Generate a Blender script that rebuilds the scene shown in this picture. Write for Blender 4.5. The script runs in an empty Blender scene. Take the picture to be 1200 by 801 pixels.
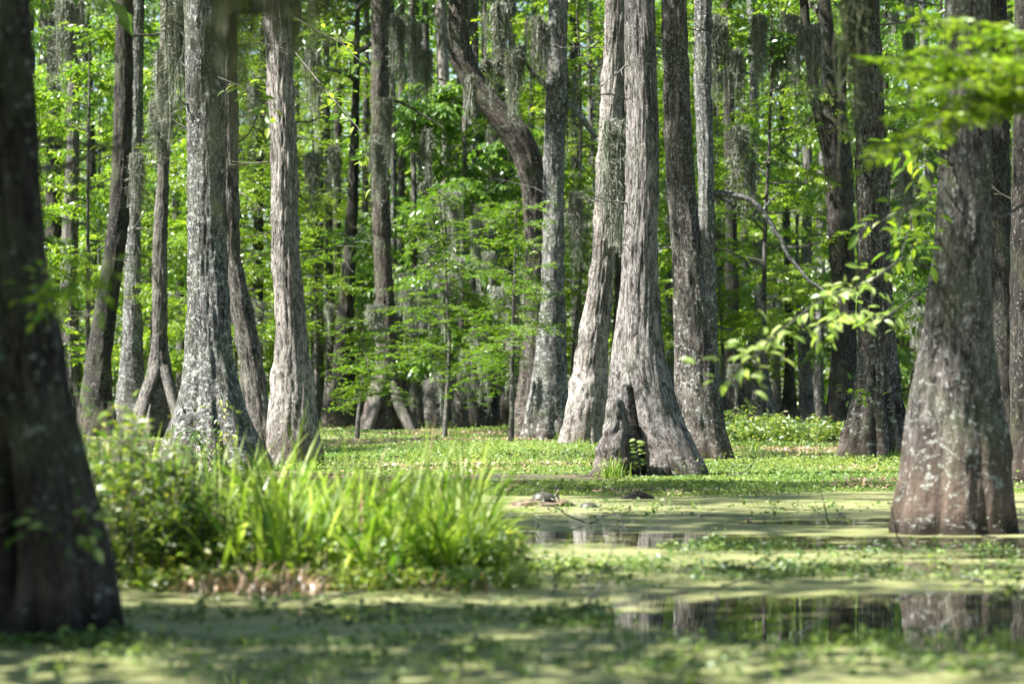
import bpy, math, random
import numpy as np
from mathutils import Vector, noise as mn
random.seed(7); rng = np.random.default_rng(7)
SC = bpy.context.scene
COL = SC.collection
R = math.radians
S = 3333.0            # photograph pixels (1200 wide) per unit of x/y at distance 1, for the 100 mm lens
HOR, CH = 465.0, 0.9  # horizon row, camera height

# ---------------------------------------------------------------- camera, sky, sun, exposure
cam_d = bpy.data.cameras.new('camera'); cam = bpy.data.objects.new('camera', cam_d); COL.objects.link(cam)
cam_d.lens = 100; cam_d.sensor_width = 36; cam_d.shift_y = (HOR - 400.5) / 1200
cam.location = (0, 0, CH); cam.rotation_euler = (R(90), 0, 0)
cam_d.clip_end = 2000; cam_d.clip_start = 0.1
cam_d.dof.use_dof = True; cam_d.dof.focus_distance = 33; cam_d.dof.aperture_fstop = 2.8; cam_d.dof.aperture_blades = 0
SC.camera = cam
SUN_TO = Vector((-0.72, -0.24, 1.0)).normalized()
W = bpy.data.worlds.new('World'); SC.world = W; W.use_nodes = True
sky = W.node_tree.nodes.new('ShaderNodeTexSky'); sky.sky_type = 'NISHITA'; sky.sun_disc = False
sky.sun_elevation = math.asin(SUN_TO.z); sky.sun_rotation = math.atan2(SUN_TO.x, SUN_TO.y)
W.node_tree.links.new(sky.outputs[0], W.node_tree.nodes['Background'].inputs[0])
W.node_tree.nodes['Background'].inputs[1].default_value = 0.06
sl = bpy.data.lights.new('sun', 'SUN'); so = bpy.data.objects.new('sun', sl); COL.objects.link(so)
sl.energy = 5.0; sl.angle = R(0.6); sl.color = (1.0, 0.97, 0.92)
so.rotation_euler = SUN_TO.to_track_quat('Z', 'Y').to_euler()
SC.view_settings.view_transform = 'Standard'; SC.view_settings.look = 'None'
SC.view_settings.exposure = 2.0; SC.view_settings.gamma = 1; SC.view_settings.use_curve_mapping = False
SC.cycles.max_bounces = 8; SC.cycles.diffuse_bounces = 4; SC.cycles.glossy_bounces = 3; SC.cycles.transmission_bounces = 5
SC.cycles.caustics_reflective = False; SC.cycles.caustics_refractive = False
SC.cycles.sample_clamp_indirect = 6

# ---------------------------------------------------------------- helpers
def P(x, y, D):  # pixel of the photograph + real distance -> point of the place
    return np.array([(x - 600) / S * D, D, CH + (HOR - y) / S * D])
def unit(a):
    return a / np.maximum(np.linalg.norm(a, axis=-1, keepdims=True), 1e-9)
class MB:
    def __init__(s): s.v = []; s.f = []; s.r = []; s.b = []; s.n = 0
    def add(s, v, faces, rnd=None, bk=None, mat=0):
        v = np.asarray(v, float); k = len(v)
        s.v.append(v)
        s.r.append(np.zeros(k) if rnd is None else np.asarray(rnd, float))
        s.b.append(v if bk is None else np.asarray(bk, float))
        for f in faces:
            f = np.asarray(f, int)
            if len(f): s.f.append((f + s.n, mat))
        s.n += k
    def mesh(s, name, mats, smooth=False):
        me = bpy.data.meshes.new(name)
        v = np.concatenate(s.v); me.vertices.add(len(v)); me.vertices.foreach_set('co', v.astype(np.float32).ravel())
        loops = np.concatenate([f.ravel() for f, _ in s.f]); sizes = np.concatenate([np.full(len(f), f.shape[1]) for f, _ in s.f])
        mi = np.concatenate([np.full(len(f), m) for f, m in s.f])
        me.loops.add(len(loops)); me.loops.foreach_set('vertex_index', loops.astype(np.int32))
        me.polygons.add(len(sizes))
        me.polygons.foreach_set('loop_start', np.concatenate([[0], np.cumsum(sizes)[:-1]]).astype(np.int32))
        me.polygons.foreach_set('material_index', mi.astype(np.int32))
        me.polygons.foreach_set('use_smooth', np.full(len(sizes), smooth, dtype=bool) if not isinstance(smooth, dict) else np.array([smooth.get(int(m), False) for m in mi], dtype=bool))
        a = me.attributes.new('rnd', 'FLOAT', 'POINT'); a.data.foreach_set('value', np.concatenate(s.r).astype(np.float32))
        a = me.attributes.new('bk', 'FLOAT_VECTOR', 'POINT'); a.data.foreach_set('vector', np.concatenate(s.b).astype(np.float32).ravel())
        for m in mats: me.materials.append(m)
        me.update(calc_edges=True); me.validate()
        return me
def link(name, me, parent=None, loc=(0, 0, 0), rz=0, sc=1):
    o = bpy.data.objects.new(name, me); COL.objects.link(o)
    o.location = loc; o.rotation_euler = (0, 0, rz)
    o.scale = (sc, sc, sc) if not isinstance(sc, tuple) else sc
    if parent: o.parent = parent
    return o
def tag(o, label=None, cat=None, group=None, kind=None):
    if label: o['label'] = label
    if cat: o['category'] = cat
    if group: o['group'] = group
    if kind: o['kind'] = kind
    return o
def empty(name, loc, label, cat, group=None):
    return tag(link(name, None, None, tuple(loc)), label, cat, group)

def leafgeo(mb, Pn, D, N, L, Wd, detail=0, curl=0.15, mat=0, rnd=None):
    """leaf blades: base points, directions, normals, lengths, widths"""
    n = len(Pn)
    if n == 0: return
    D = unit(D); Sd = unit(np.cross(D, N)); N = np.cross(Sd, D)
    L = np.broadcast_to(L, n)[:, None]; Wd = np.broadcast_to(Wd, n)[:, None]
    rn = rng.random(n) if rnd is None else rnd
    if detail == 0:
        v = np.stack([Pn, Pn + D * L * .45 + Sd * Wd / 2, Pn + D * L - N * L * curl, Pn + D * L * .45 - Sd * Wd / 2], 1).reshape(-1, 3)
        f = np.arange(n * 4).reshape(n, 4)
        mb.add(v, [f], np.repeat(rn, 4), mat=mat)
    else:
        c = lambda t: Pn + D * L * t - N * L * curl * t * t * 1.5
        up = N * Wd * .16
        v = np.stack([c(0), c(.28) + Sd * Wd * .42 + up, c(.66) + Sd * Wd * .4 + up, c(1), c(.66) - Sd * Wd * .4 + up, c(.28) - Sd * Wd * .42 + up, c(.3), c(.68)], 1).reshape(-1, 3)
        b = (np.arange(n) * 8)[:, None]
        mb.add(v, [b + np.array([[0, 1, 6]]), b + np.array([[0, 6, 5]]), b + np.array([[2, 3, 7]]), b + np.array([[7, 3, 4]]),
                   b + np.array([[1, 2, 7, 6]]), b + np.array([[6, 7, 4, 5]])], np.repeat(rn, 8), mat=mat)
def tube(mb, pts, rad, n=6, mat=0, cap=False):
    pts = np.asarray(pts, float); k = len(pts); rad = np.broadcast_to(rad, k)
    t = unit(np.gradient(pts, axis=0)); ref = np.array([0.03, 1, 0.05]) if abs(t[0][1]) < .8 else np.array([1, 0, .05])
    a = unit(np.cross(t, ref)); b = np.cross(t, a)
    th = np.arange(n) / n * 2 * math.pi
    ring = a[:, None] * np.cos(th)[None, :, None] + b[:, None] * np.sin(th)[None, :, None]
    v = pts[:, None] + ring * rad[:, None, None]
    s = np.concatenate([[0], np.cumsum(np.linalg.norm(np.diff(pts, axis=0), axis=1))])
    bk = np.stack(np.broadcast_arrays(np.cos(th)[None] * rad[:, None], np.sin(th)[None] * rad[:, None], s[:, None] + 1.5), -1)
    i = np.arange(k - 1)[:, None] * n; j = np.arange(n)[None]; j2 = (j + 1) % n
    f = np.stack([i + j, i + j2, i + n + j2, i + n + j], -1).reshape(-1, 4)
    fs = [f]
    if cap and n == 4 or cap:
        fs.append((np.arange(n) + (k - 1) * n)[None]); 
    mb.add(v.reshape(-1, 3), fs, None, bk.reshape(-1, 3), mat)
def curve(p0, d, L, k=6, droop=0.0, wob=0.08, r=random):
    """a wandering polyline"""
    p = np.array(p0, float); d = np.array(d, float); d /= np.linalg.norm(d); out = [p.copy()]
    for i in range(k):
        d = d + np.array([r.gauss(0, wob), r.gauss(0, wob), r.gauss(0, wob) - droop]); d /= np.linalg.norm(d)
        p = p + d * L / k; out.append(p.copy())
    return np.array(out)
def along(pts, t):
    s = np.linspace(0, 1, len(pts)); return np.stack([np.interp(t, s, pts[:, i]) for i in range(3)], -1)

# ---------------------------------------------------------------- materials
def newmat(name):
    m = bpy.data.materials.new(name); m.use_nodes = True; nt = m.node_tree; nt.nodes.clear()
    return m, nt, nt.nodes.new('ShaderNodeOutputMaterial')
def N_(nt, typ, **kw):
    n = nt.nodes.new(typ)
    for k, v in kw.items():
        if k.startswith('i_'): n.inputs[int(k[2:]) if k[2:].isdigit() else k[2:].replace('_', ' ')].default_value = v
        else: setattr(n, k, v)
    return n
def ramp(nt, fac, stops):
    r = nt.nodes.new('ShaderNodeValToRGB'); e = r.color_ramp.elements
    while len(e) < len(stops): e.new(0.5)
    for q, (p, c) in zip(e, stops):
        q.position = p; q.color = (c[0], c[1], c[2], 1) if not isinstance(c, (int, float)) else (c, c, c, 1)
    nt.links.new(fac, r.inputs[0]); return r.outputs[0]
def mixc(nt, fac, a, b, blend='MIX'):
    m = nt.nodes.new('ShaderNodeMix'); m.data_type = 'RGBA'; m.blend_type = blend
    for i, x in ((0, fac), (6, a), (7, b)):
        if isinstance(x, (int, float)): m.inputs[i].default_value = x
        elif isinstance(x, tuple): m.inputs[i].default_value = (*x, 1)
        else: nt.links.new(x, m.inputs[i])
    return m.outputs[2]
def mathn(nt, op, a, b=0.0, clamp=False):
    m = nt.nodes.new('ShaderNodeMath'); m.operation = op; m.use_clamp = clamp
    for i, x in ((0, a), (1, b)):
        if isinstance(x, (int, float)): m.inputs[i].default_value = x
        else: nt.links.new(x, m.inputs[i])
    return m.outputs[0]
def leaf_mat(name, cols, trans=1.6, tmix=0.5, gloss=0.07, rough=0.35):
    m, nt, out = newmat(name); L = nt.links.new
    at = N_(nt, 'ShaderNodeAttribute', attribute_name='rnd')
    oi = N_(nt, 'ShaderNodeObjectInfo')
    f = mathn(nt, 'ADD', at.outputs['Fac'], mathn(nt, 'MULTIPLY', mathn(nt, 'SUBTRACT', oi.outputs['Random'], .5), .25), True)
    k = len(cols); c = ramp(nt, f, [(i / (k - 1), q) for i, q in enumerate(cols)])
    d = N_(nt, 'ShaderNodeBsdfDiffuse'); t = N_(nt, 'ShaderNodeBsdfTranslucent'); g = N_(nt, 'ShaderNodeBsdfGlossy', i_Roughness=rough)
    L(c, d.inputs[0])
    tc = N_(nt, 'ShaderNodeVectorMath', operation='MULTIPLY'); L(c, tc.inputs[0]); tc.inputs[1].default_value = (trans * 1.0, trans * 1.03, trans * .6)
    L(tc.outputs[0], t.inputs[0])
    g.inputs[0].default_value = (1, 1, 1, 1)
    a = N_(nt, 'ShaderNodeMixShader'); a.inputs[0].default_value = tmix; L(d.outputs[0], a.inputs[1]); L(t.outputs[0], a.inputs[2])
    b = N_(nt, 'ShaderNodeMixShader'); b.inputs[0].default_value = gloss; L(a.outputs[0], b.inputs[1]); L(g.outputs[0], b.inputs[2])
    L(b.outputs[0], out.inputs[0]); return m
def bark_mat(name, dark, light, lich=0.5, green=0.3, stain=0.6, sc=1.0):
    m, nt, out = newmat(name); L = nt.links.new
    at = N_(nt, 'ShaderNodeAttribute', attribute_name='bk'); oi = N_(nt, 'ShaderNodeObjectInfo')
    off = N_(nt, 'ShaderNodeVectorMath', operation='ADD')
    cb = N_(nt, 'ShaderNodeCombineXYZ'); r50 = mathn(nt, 'MULTIPLY', oi.outputs['Random'], 57.0)
    for i in range(3): L(r50, cb.inputs[i])
    L(at.outputs['Vector'], off.inputs[0]); L(cb.outputs[0], off.inputs[1])
    def sn(scale, zs, det=5, rough=.6, dist=0.0):
        mp = N_(nt, 'ShaderNodeVectorMath', operation='MULTIPLY'); L(off.outputs[0], mp.inputs[0]); mp.inputs[1].default_value = (1, 1, zs)
        n = N_(nt, 'ShaderNodeTexNoise', i_Scale=scale * sc, i_Detail=det, i_Roughness=rough, i_Distortion=dist); L(mp.outputs[0], n.inputs['Vector']); return n.outputs[0]
    fur = sn(26, .22, 8, .75, .8); fine = sn(90, .22, 4, .6); blot = sn(4.5, .5, 5, .62); lic = sn(17, .8, 8, .75); spk = sn(42, .7, 3, .6); grn = sn(3, .6, 4, .6)
    mix = mathn(nt, 'ADD', mathn(nt, 'MULTIPLY', fur, .65), mathn(nt, 'MULTIPLY', fine, .35))
    mid = tuple((a + b) / 2 for a, b in zip(dark, light))
    c = ramp(nt, mix, [(.40, tuple(q * .4 for q in dark)), (.455, dark), (.515, mid), (.59, light)])
    c = mixc(nt, 1.0, c, ramp(nt, sn(2.6, .45, 7, .68, .6), [(.36, .38), (.5, .85), (.62, 1.25)]), 'MULTIPLY')
    wet = N_(nt, 'ShaderNodeMapRange', clamp=True); wz = nt.nodes.new('ShaderNodeSeparateXYZ'); L(at.outputs['Vector'], wz.inputs[0]); L(mathn(nt, 'ADD', wz.outputs[2], mathn(nt, 'MULTIPLY', blot, -.12)), wet.inputs[0]); wet.inputs[1].default_value = .0; wet.inputs[2].default_value = .12; wet.inputs[3].default_value = .28; wet.inputs[4].default_value = 1.0
    c = mixc(nt, ramp(nt, grn, [(.5, 0.0), (.66, green)]), c, (.11, .125, .06))
    sp = nt.nodes.new('ShaderNodeSeparateXYZ'); L(at.outputs['Vector'], sp.inputs[0])
    hz = mathn(nt, 'ADD', sp.outputs[2], mathn(nt, 'MULTIPLY', blot, -.5))
    mr = N_(nt, 'ShaderNodeMapRange', clamp=True); L(hz, mr.inputs[0]); mr.inputs[1].default_value = -.1; mr.inputs[2].default_value = .45; mr.inputs[3].default_value = stain; mr.inputs[4].default_value = 0
    c = mixc(nt, mr.outputs[0], c, mixc(nt, mix, (.06, .038, .026), (.25, .185, .14)))
    c = mixc(nt, 1.0, c, wet.outputs[0], 'MULTIPLY')
    t0 = .64 - lich * .14
    lm = mathn(nt, 'MAXIMUM', ramp(nt, lic, [(t0, 0.0), (t0 + .03, .85)]), mathn(nt, 'MULTIPLY', ramp(nt, spk, [(.64 - lich * .08, 0.0), (.66 - lich * .08, .95)]), ramp(nt, blot, [(.42, 0.0), (.52, 1.0)])))
    c = mixc(nt, mathn(nt, 'MULTIPLY', lm, min(1, .35 + lich)), c, mixc(nt, fine, (.27, .29, .25), (.52, .53, .48)))
    bs = N_(nt, 'ShaderNodeBsdfPrincipled', i_Roughness=.9); L(c, bs.inputs['Base Color']); bs.inputs['Specular IOR Level'].default_value = .25
    bp = N_(nt, 'ShaderNodeBump', i_Strength=1.0, i_Distance=.05); L(mix, bp.inputs['Height']); L(bp.outputs[0], bs.inputs['Normal'])
    L(bs.outputs[0], out.inputs[0]); return m

M = {}
M['bark_grey'] = bark_mat('grey_lichen_bark', (.045, .044, .042), (.20, .195, .185), .62, .35, .3)
M['bark_pale'] = bark_mat('pale_ridged_bark', (.14, .122, .108), (.46, .42, .38), .4, .1, .3)
M['bark_brown'] = bark_mat('brown_bark', (.055, .048, .042), (.25, .222, .20), .35, .3, .3)
M['bark_smooth'] = bark_mat('smooth_brown_bark', (.08, .07, .065), (.33, .305, .285), .35, .25, .3)
M['bark_water'] = bark_mat('waterline_bark', (.04, .035, .031), (.19, .17, .155), .45, .4, .8)
M['bark_speck'] = bark_mat('dark_speckled_bark', (.038, .033, .029), (.17, .148, .13), .5, .3, .45)
M['bark_dark'] = bark_mat('dark_bark', (.017, .0155, .013), (.08, .07, .06), .2, .4, .3)
M['bark_rust'] = bark_mat('moss_and_rust_bark', (.028, .023, .02), (.13, .105, .085), .4, .5, .2)
M['bark_far'] = bark_mat('far_grey_bark', (.055, .05, .045), (.22, .20, .18), .4, .4, .2)
M['leaf'] = leaf_mat('tupelo_leaf', [(.04, .095, .008), (.10, .18, .014), (.18, .265, .022), (.30, .35, .04)], 2.3, .55, .04)
M['leaf_deep'] = leaf_mat('deep_green_leaf', [(.035, .095, .014), (.08, .17, .022), (.14, .24, .035), (.24, .33, .06)], 2.0, .5, .05)
M['leaf_yellow'] = leaf_mat('young_yellow_leaf', [(.06, .13, .012), (.12, .21, .018), (.2, .29, .03), (.3, .37, .05)], 2.1, .55, .03)
M['leaf_pale'] = leaf_mat('pale_tupelo_leaf', [(.16, .26, .04), (.28, .38, .09), (.42, .48, .2)], 1.7, .5, .05)
M['leaf_sunlit'] = leaf_mat('sunlit_cypress_needle', [(.08, .17, .012), (.17, .27, .02), (.28, .36, .035)], 1.9, .5, .02)  # brighter copy of the cypress needle, sunlight put into its colour
M['leaf_canopy'] = leaf_mat('canopy_leaf', [(.04, .1, .012), (.09, .18, .02)], 1.5, .45)
M['leaf_cypress'] = leaf_mat('cypress_needle', [(.06, .14, .012), (.12, .22, .018), (.2, .29, .025)], 1.9, .5, .02)
M['leaf_weed'] = leaf_mat('weed_leaf', [(.04, .10, .012), (.10, .18, .02), (.18, .26, .03), (.32, .32, .05)], 1.8, .45, .05, .45)
M['leaf_mat'] = leaf_mat('ground_cover_leaf', [(.05, .11, .025), (.10, .18, .03), (.16, .24, .045), (.24, .3, .06)], 1.4, .35, .03, .5)
M['leaf_dark'] = leaf_mat('water_plant_leaf', [(.025, .06, .014), (.06, .12, .02), (.14, .21, .04)], 1.2, .35, .035, .45)
M['grass'] = leaf_mat('marsh_grass_blade', [(.06, .13, .01), (.13, .22, .02), (.22, .31, .04), (.36, .4, .14)], 1.9, .5, .02, .5)
M['dry'] = leaf_mat('dry_blade', [(.22, .14, .08), (.4, .28, .18), (.5, .4, .28)], 1.0, .3, .04)
M['moss'] = leaf_mat('moss_strand', [(.09, .10, .065), (.19, .20, .16), (.31, .325, .27)], .9, .15, .0)
M['moss_pale'] = leaf_mat('pale_moss_strand', [(.16, .17, .125), (.28, .295, .245), (.4, .415, .36)], .9, .15, .0)
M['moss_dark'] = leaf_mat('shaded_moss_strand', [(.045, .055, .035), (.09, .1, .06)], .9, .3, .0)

# ---------------------------------------------------------------- the setting: ground, water
def shore(x):   # distance at which the mat of plants begins
    return 25.3 + 1.1 * np.sin(x * .55 + .6) + .5 * np.sin(x * 1.7 + 2) + np.clip(x - 2.2, 0, 6) * .9
def fnoise(x, y, sc, seed=0):
    return np.array([mn.noise(Vector((a * sc + seed, b * sc, seed * 1.3))) for a, b in zip(x.ravel(), y.ravel())]).reshape(x.shape)
def bank_mask(x, y):   # the grassy bank between the near trunk and open water
    cx = np.clip((x + 3.2) / 3.1, 0, 1)
    e = 1 - np.sqrt(((x + 2.1) / 2.1) ** 2 + ((y - 15.3) / 2.0) ** 2)
    return np.clip(e * 2.2, 0, 1)
def ground_z(x, y):
    t = np.clip((y - shore(x)) / .5, 0, 1); t = t * t * (3 - 2 * t)
    z = -.35 + t * .385
    far = np.clip((y - 88) / 40, 0, 1) * .25
    b = bank_mask(x, y); z = np.maximum(z, -.35 + .45 * b * (2 - b) * .95)
    return z + far
gx = np.concatenate([np.linspace(-300, -26, 12), np.linspace(-24, 24, 150), np.linspace(26, 300, 12)])
gy = np.concatenate([np.linspace(-60, 8, 10), np.linspace(8.5, 40, 150), np.linspace(40.5, 110, 80), np.linspace(120, 900, 14)])
X, Y = np.meshgrid(gx, gy); Z = ground_z(X, Y) + np.where(Y > 20, .012, .03) * fnoise(X, Y, 1.3, 3)
mb = MB(); nx = len(gx); i = np.arange(len(gy) - 1)[:, None] * nx; j = np.arange(nx - 1)[None]
mb.add(np.stack([X, Y, Z], -1).reshape(-1, 3), [np.stack([i + j, i + j + 1, i + nx + j + 1, i + nx + j], -1).reshape(-1, 4)])
m, nt, out = newmat('leaf_litter_and_moss')
tc = N_(nt, 'ShaderNodeTexCoord'); n1 = N_(nt, 'ShaderNodeTexNoise', i_Scale=.5, i_Detail=6); n2 = N_(nt, 'ShaderNodeTexNoise', i_Scale=9, i_Detail=6, i_Roughness=.7)
nt.links.new(tc.outputs['Object'], n1.inputs[0]); nt.links.new(tc.outputs['Object'], n2.inputs[0])
c = mixc(nt, ramp(nt, n1.outputs[0], [(.42, 0.0), (.6, 1.0)]), ramp(nt, n2.outputs[0], [(.35, (.03, .05, .012)), (.65, (.10, .15, .03))]), ramp(nt, n2.outputs[0], [(.35, (.04, .03, .018)), (.65, (.14, .11, .06))]))
bs = N_(nt, 'ShaderNodeBsdfPrincipled', i_Roughness=.95); nt.links.new(c, bs.inputs[0]); nt.links.new(bs.outputs[0], out.inputs[0])
g = link('ground', mb.mesh('ground', [m], True)); tag(g, kind='structure')

# water with duckweed and open patches
PATCH = [  # x, y, rx, ry, weight : open water
    (1.9, 11.5, 1.5, 1.5, 1.0), (3.6, 12.4, 2.0, 1.3, .8), (1.9, 17.6, 1.7, .9, .72), (3.7, 17, 1.5, 1.4, .72), (0.45, 18.2, 1.1, .9, .62), (2.9, 20.5, 1.8, .8, .5), (1, 15, 3, .5, .5), (-3.5, 9.5, 1.5, 2.0, .4)]
m, nt, out = newmat('duckweed_water'); L = nt.links.new
tc = N_(nt, 'ShaderNodeTexCoord')
def tn(scale, vec=(1, 1, 1), det=5, rough=.6, dist=0):
    q = N_(nt, 'ShaderNodeVectorMath', operation='MULTIPLY'); L(tc.outputs['Object'], q.inputs[0]); q.inputs[1].default_value = vec
    n = N_(nt, 'ShaderNodeTexNoise', i_Scale=scale, i_Detail=det, i_Roughness=rough, i_Distortion=dist); L(q.outputs[0], n.inputs['Vector']); return n.outputs[0]
acc = None
for (px, py, rx, ry, w) in PATCH:
    q = N_(nt, 'ShaderNodeVectorMath', operation='SUBTRACT'); L(tc.outputs['Object'], q.inputs[0]); q.inputs[1].default_value = (px, py, 0)
    q2 = N_(nt, 'ShaderNodeVectorMath', operation='DIVIDE'); L(q.outputs[0], q2.inputs[0]); q2.inputs[1].default_value = (rx, ry, 1)
    l = N_(nt, 'ShaderNodeVectorMath', operation='LENGTH'); L(q2.outputs[0], l.inputs[0])
    mr = N_(nt, 'ShaderNodeMapRange', interpolation_type='SMOOTHSTEP', clamp=True); L(l.outputs['Value'], mr.inputs[0]); mr.inputs[1].default_value = .55; mr.inputs[2].default_value = 1.25; mr.inputs[3].default_value = w; mr.inputs[4].default_value = 0
    acc = mr.outputs[0] if acc is None else mathn(nt, 'MAXIMUM', acc, mr.outputs[0])
streak = tn(1.1, (.55, 1.6, 1), 6, .62, .4); mid = tn(6, (.7, 1.3, 1), 6, .65)
fld = mathn(nt, 'ADD', mathn(nt, 'ADD', mathn(nt, 'MULTIPLY', streak, .8), mathn(nt, 'MULTIPLY', mid, .35)), mathn(nt, 'MULTIPLY', acc, .3))
open_ = ramp(nt, fld, [(.50, .04), (.60, .2), (.665, .42), (.70, 1.0)])
brk = tn(14, (.6, 1.5, 1), 6, .75); open_ = mathn(nt, 'MULTIPLY', open_, ramp(nt, brk, [(.36, .0), (.46, 1.0)]))
cell = N_(nt, 'ShaderNodeTexVoronoi', i_Scale=170); L(tc.outputs['Object'], cell.inputs['Vector'])
hue = tn(3.2, (.8, 1.3, 1), 5, .6)
dw = ramp(nt, hue, [(.3, (.12, .14, .04)), (.5, (.21, .22, .085)), (.7, (.33, .32, .155))])
dw = mixc(nt, .55, dw, mixc(nt, 1.0, dw, ramp(nt, cell.outputs['Color'], [(.1, .55), (.9, 1.4)]), 'MULTIPLY'))
scum = ramp(nt, tn(2.3, (.5, 1.5, 1), 6, .7, .5), [(.56, 0.0), (.68, .7)])
dw = mixc(nt, scum, dw, (.13, .13, .085))
dw = mixc(nt, ramp(nt, tn(30, (1, 1, 1), 4, .7), [(.62, 0.0), (.68, .9)]), dw, (.05, .07, .015))
dw = mixc(nt, ramp(nt, tn(22, (1, 1.4, 1), 3, .6, 1.0), [(.66, 0.0), (.70, .9)]), dw, (.30, .25, .13))
d = N_(nt, 'ShaderNodeBsdfPrincipled', i_Roughness=.62); L(dw, d.inputs['Base Color']); d.inputs['Specular IOR Level'].default_value = .4
bp = N_(nt, 'ShaderNodeBump', i_Strength=.35, i_Distance=.004); L(cell.outputs['Distance'], bp.inputs['Height']); L(bp.outputs[0], d.inputs['Normal'])
w = N_(nt, 'ShaderNodeBsdfPrincipled', i_Roughness=.015); w.inputs['Base Color'].default_value = (.012, .012, .006, 1); w.inputs['IOR'].default_value = 1.33
bp2 = N_(nt, 'ShaderNodeBump', i_Strength=.08, i_Distance=.01); L(tn(2.5, (1, 1, 1), 2, .5), bp2.inputs['Height']); L(bp2.outputs[0], w.inputs['Normal'])
ms = N_(nt, 'ShaderNodeMixShader'); L(open_, ms.inputs[0]); L(d.outputs[0], ms.inputs[1]); L(w.outputs[0], ms.inputs[2]); L(ms.outputs[0], out.inputs[0])
mb = MB(); mb.add([(-120, -60, 0), (120, -60, 0), (120, 140, 0), (-120, 140, 0)], [[[0, 1, 2, 3]]])
tag(link('water', mb.mesh('water', [m])), kind='structure')

# ---------------------------------------------------------------- crowns and foliage meshes (shared)
def foliage(mb, twP, twD, per=9, twL=.45, leaf=(.10, .16), wid=.46, detail=0, droop=.35, mat=0):
    """leaves set alternately along twigs"""
    n = len(twP); t = np.tile(np.linspace(.15, 1, per), (n, 1)); side = np.tile(np.where(np.arange(per) % 2, 1., -1.), (n, 1))
    twD = unit(twD); Sd = unit(np.cross(twD, np.array([0, 0, 1.])) + 1e-4)
    pos = twP[:, None] + twD[:, None] * (t * twL)[..., None] - np.array([0, 0, 1.]) * (t ** 2 * twL * droop * .6)[..., None]
    dr = twD[:, None] * .55 + Sd[:, None] * side[..., None] * .8 + rng.normal(0, .35, (n, per, 3)); dr[..., 2] -= droop
    nm = np.array([0, 0, 1.]) + rng.normal(0, .45, (n, per, 3))
    ln = rng.uniform(*leaf, (n, per)).ravel()
    tone = np.clip(np.repeat(rng.random(n), per) * .5 + rng.random(n * per) * .5, 0, 1)
    leafgeo(mb, pos.reshape(-1, 3), dr.reshape(-1, 3), nm.reshape(-1, 3), ln, ln * wid, detail, .2, mat, tone)
def make_crown(seed, z0, z1, rad, nlimb, ntw, per, leaf, shape='egg', zc=0, gap=.0, mats=None, wid=.46, wood=.03, twL=.45, droop=.35, rise=.35):
    r = random.Random(seed); mb = MB(); TP, TD = [], []
    for q in range(nlimb):
        u = (q + r.random()) / nlimb; z = z0 + (z1 - z0) * u; az = r.random() * 6.283
        env = math.sin(math.pi * min(1, .18 + u * .8)) ** .7 if shape == 'egg' else (1 - .6 * u)
        Ln = rad * env * r.uniform(.55, 1.1)
        pts = curve((0, 0, z), (math.cos(az), math.sin(az), rise * r.uniform(.2, 1.4)), Ln, 7, .03, .13, r)
        tube(mb, pts, np.linspace(wood * (1 - .6 * u) + .006, .005, len(pts)), 5, 1)
        for k in range(ntw):
            t = r.uniform(.25, 1) ** .8; p = along(pts, t); a2 = az + r.gauss(0, 1.1)
            d = np.array([math.cos(a2), math.sin(a2), r.uniform(-.35, .45)]); off = r.uniform(0, .9) * (.3 + .25 * rad)
            p2 = p + d * off * .5
            if r.random() < .3: tube(mb, [p, p + (p2 - p) * .5 + np.array([0, 0, .03]), p2], [.008, .006, .004], 3, 1)
            TP.append(p2); TD.append(d)
    foliage(mb, np.array(TP), np.array(TD), per, twL, leaf, wid, 0, droop, 0)
    return mb.mesh('crown', mats or [M['leaf'], M['bark_far']])
def make_moss(seed, wid, ln, n, mat='moss', k=7, sw=.007):
    """a hanging curtain of fine wiry strands, thick at the top and tapering"""
    r = random.Random(seed); mb = MB()
    ns = max(3, int(wid / .06)); sub = [(r.uniform(-.5, .5) * wid, r.uniform(-.3, .3) * wid, r.uniform(.3, 1) ** 1.3) for _ in range(ns)]
    for q in range(n):
        sx, sy, sl_ = sub[q % ns]; x, y = sx + r.gauss(0, .018 + wid * .02), sy + r.gauss(0, .02)
        Lq = ln * sl_ * r.uniform(.35, 1)
        p = np.array([x, y, r.uniform(-.02, .05)]); pts = [p.copy()]
        for s_ in range(k):
            p = p + np.array([r.gauss((sx - x) * .12, .012 + wid * .018), r.gauss(0, .015), -Lq / k]); pts.append(p.copy())
        pts = np.array(pts); w = sw * (1 - .6 * np.linspace(0, 1, k + 1)) * r.uniform(.6, 1.4)
        ang = r.random() * 3.14; sd = np.array([math.cos(ang), math.sin(ang), 0])
        v = np.concatenate([pts - sd * w[:, None], pts + sd * w[:, None]]); i = np.arange(k)
        mb.add(v, [np.stack([i, i + k + 1, i + k + 2, i + 1], -1)], np.full(len(v), r.random()))
        # curly side wisps
        m_ = 9; tt = rng.random(m_); bp_ = along(pts, tt); dd = rng.normal(0, 1, (m_, 3)); dd[:, 2] -= .7
        leafgeo(mb, bp_, dd, rng.normal(0, 1, (m_, 3)), ln * .07 + .03, sw * 1.3, 0, .3)
    return mb.mesh('spanish_moss', [M[mat]])
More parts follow.
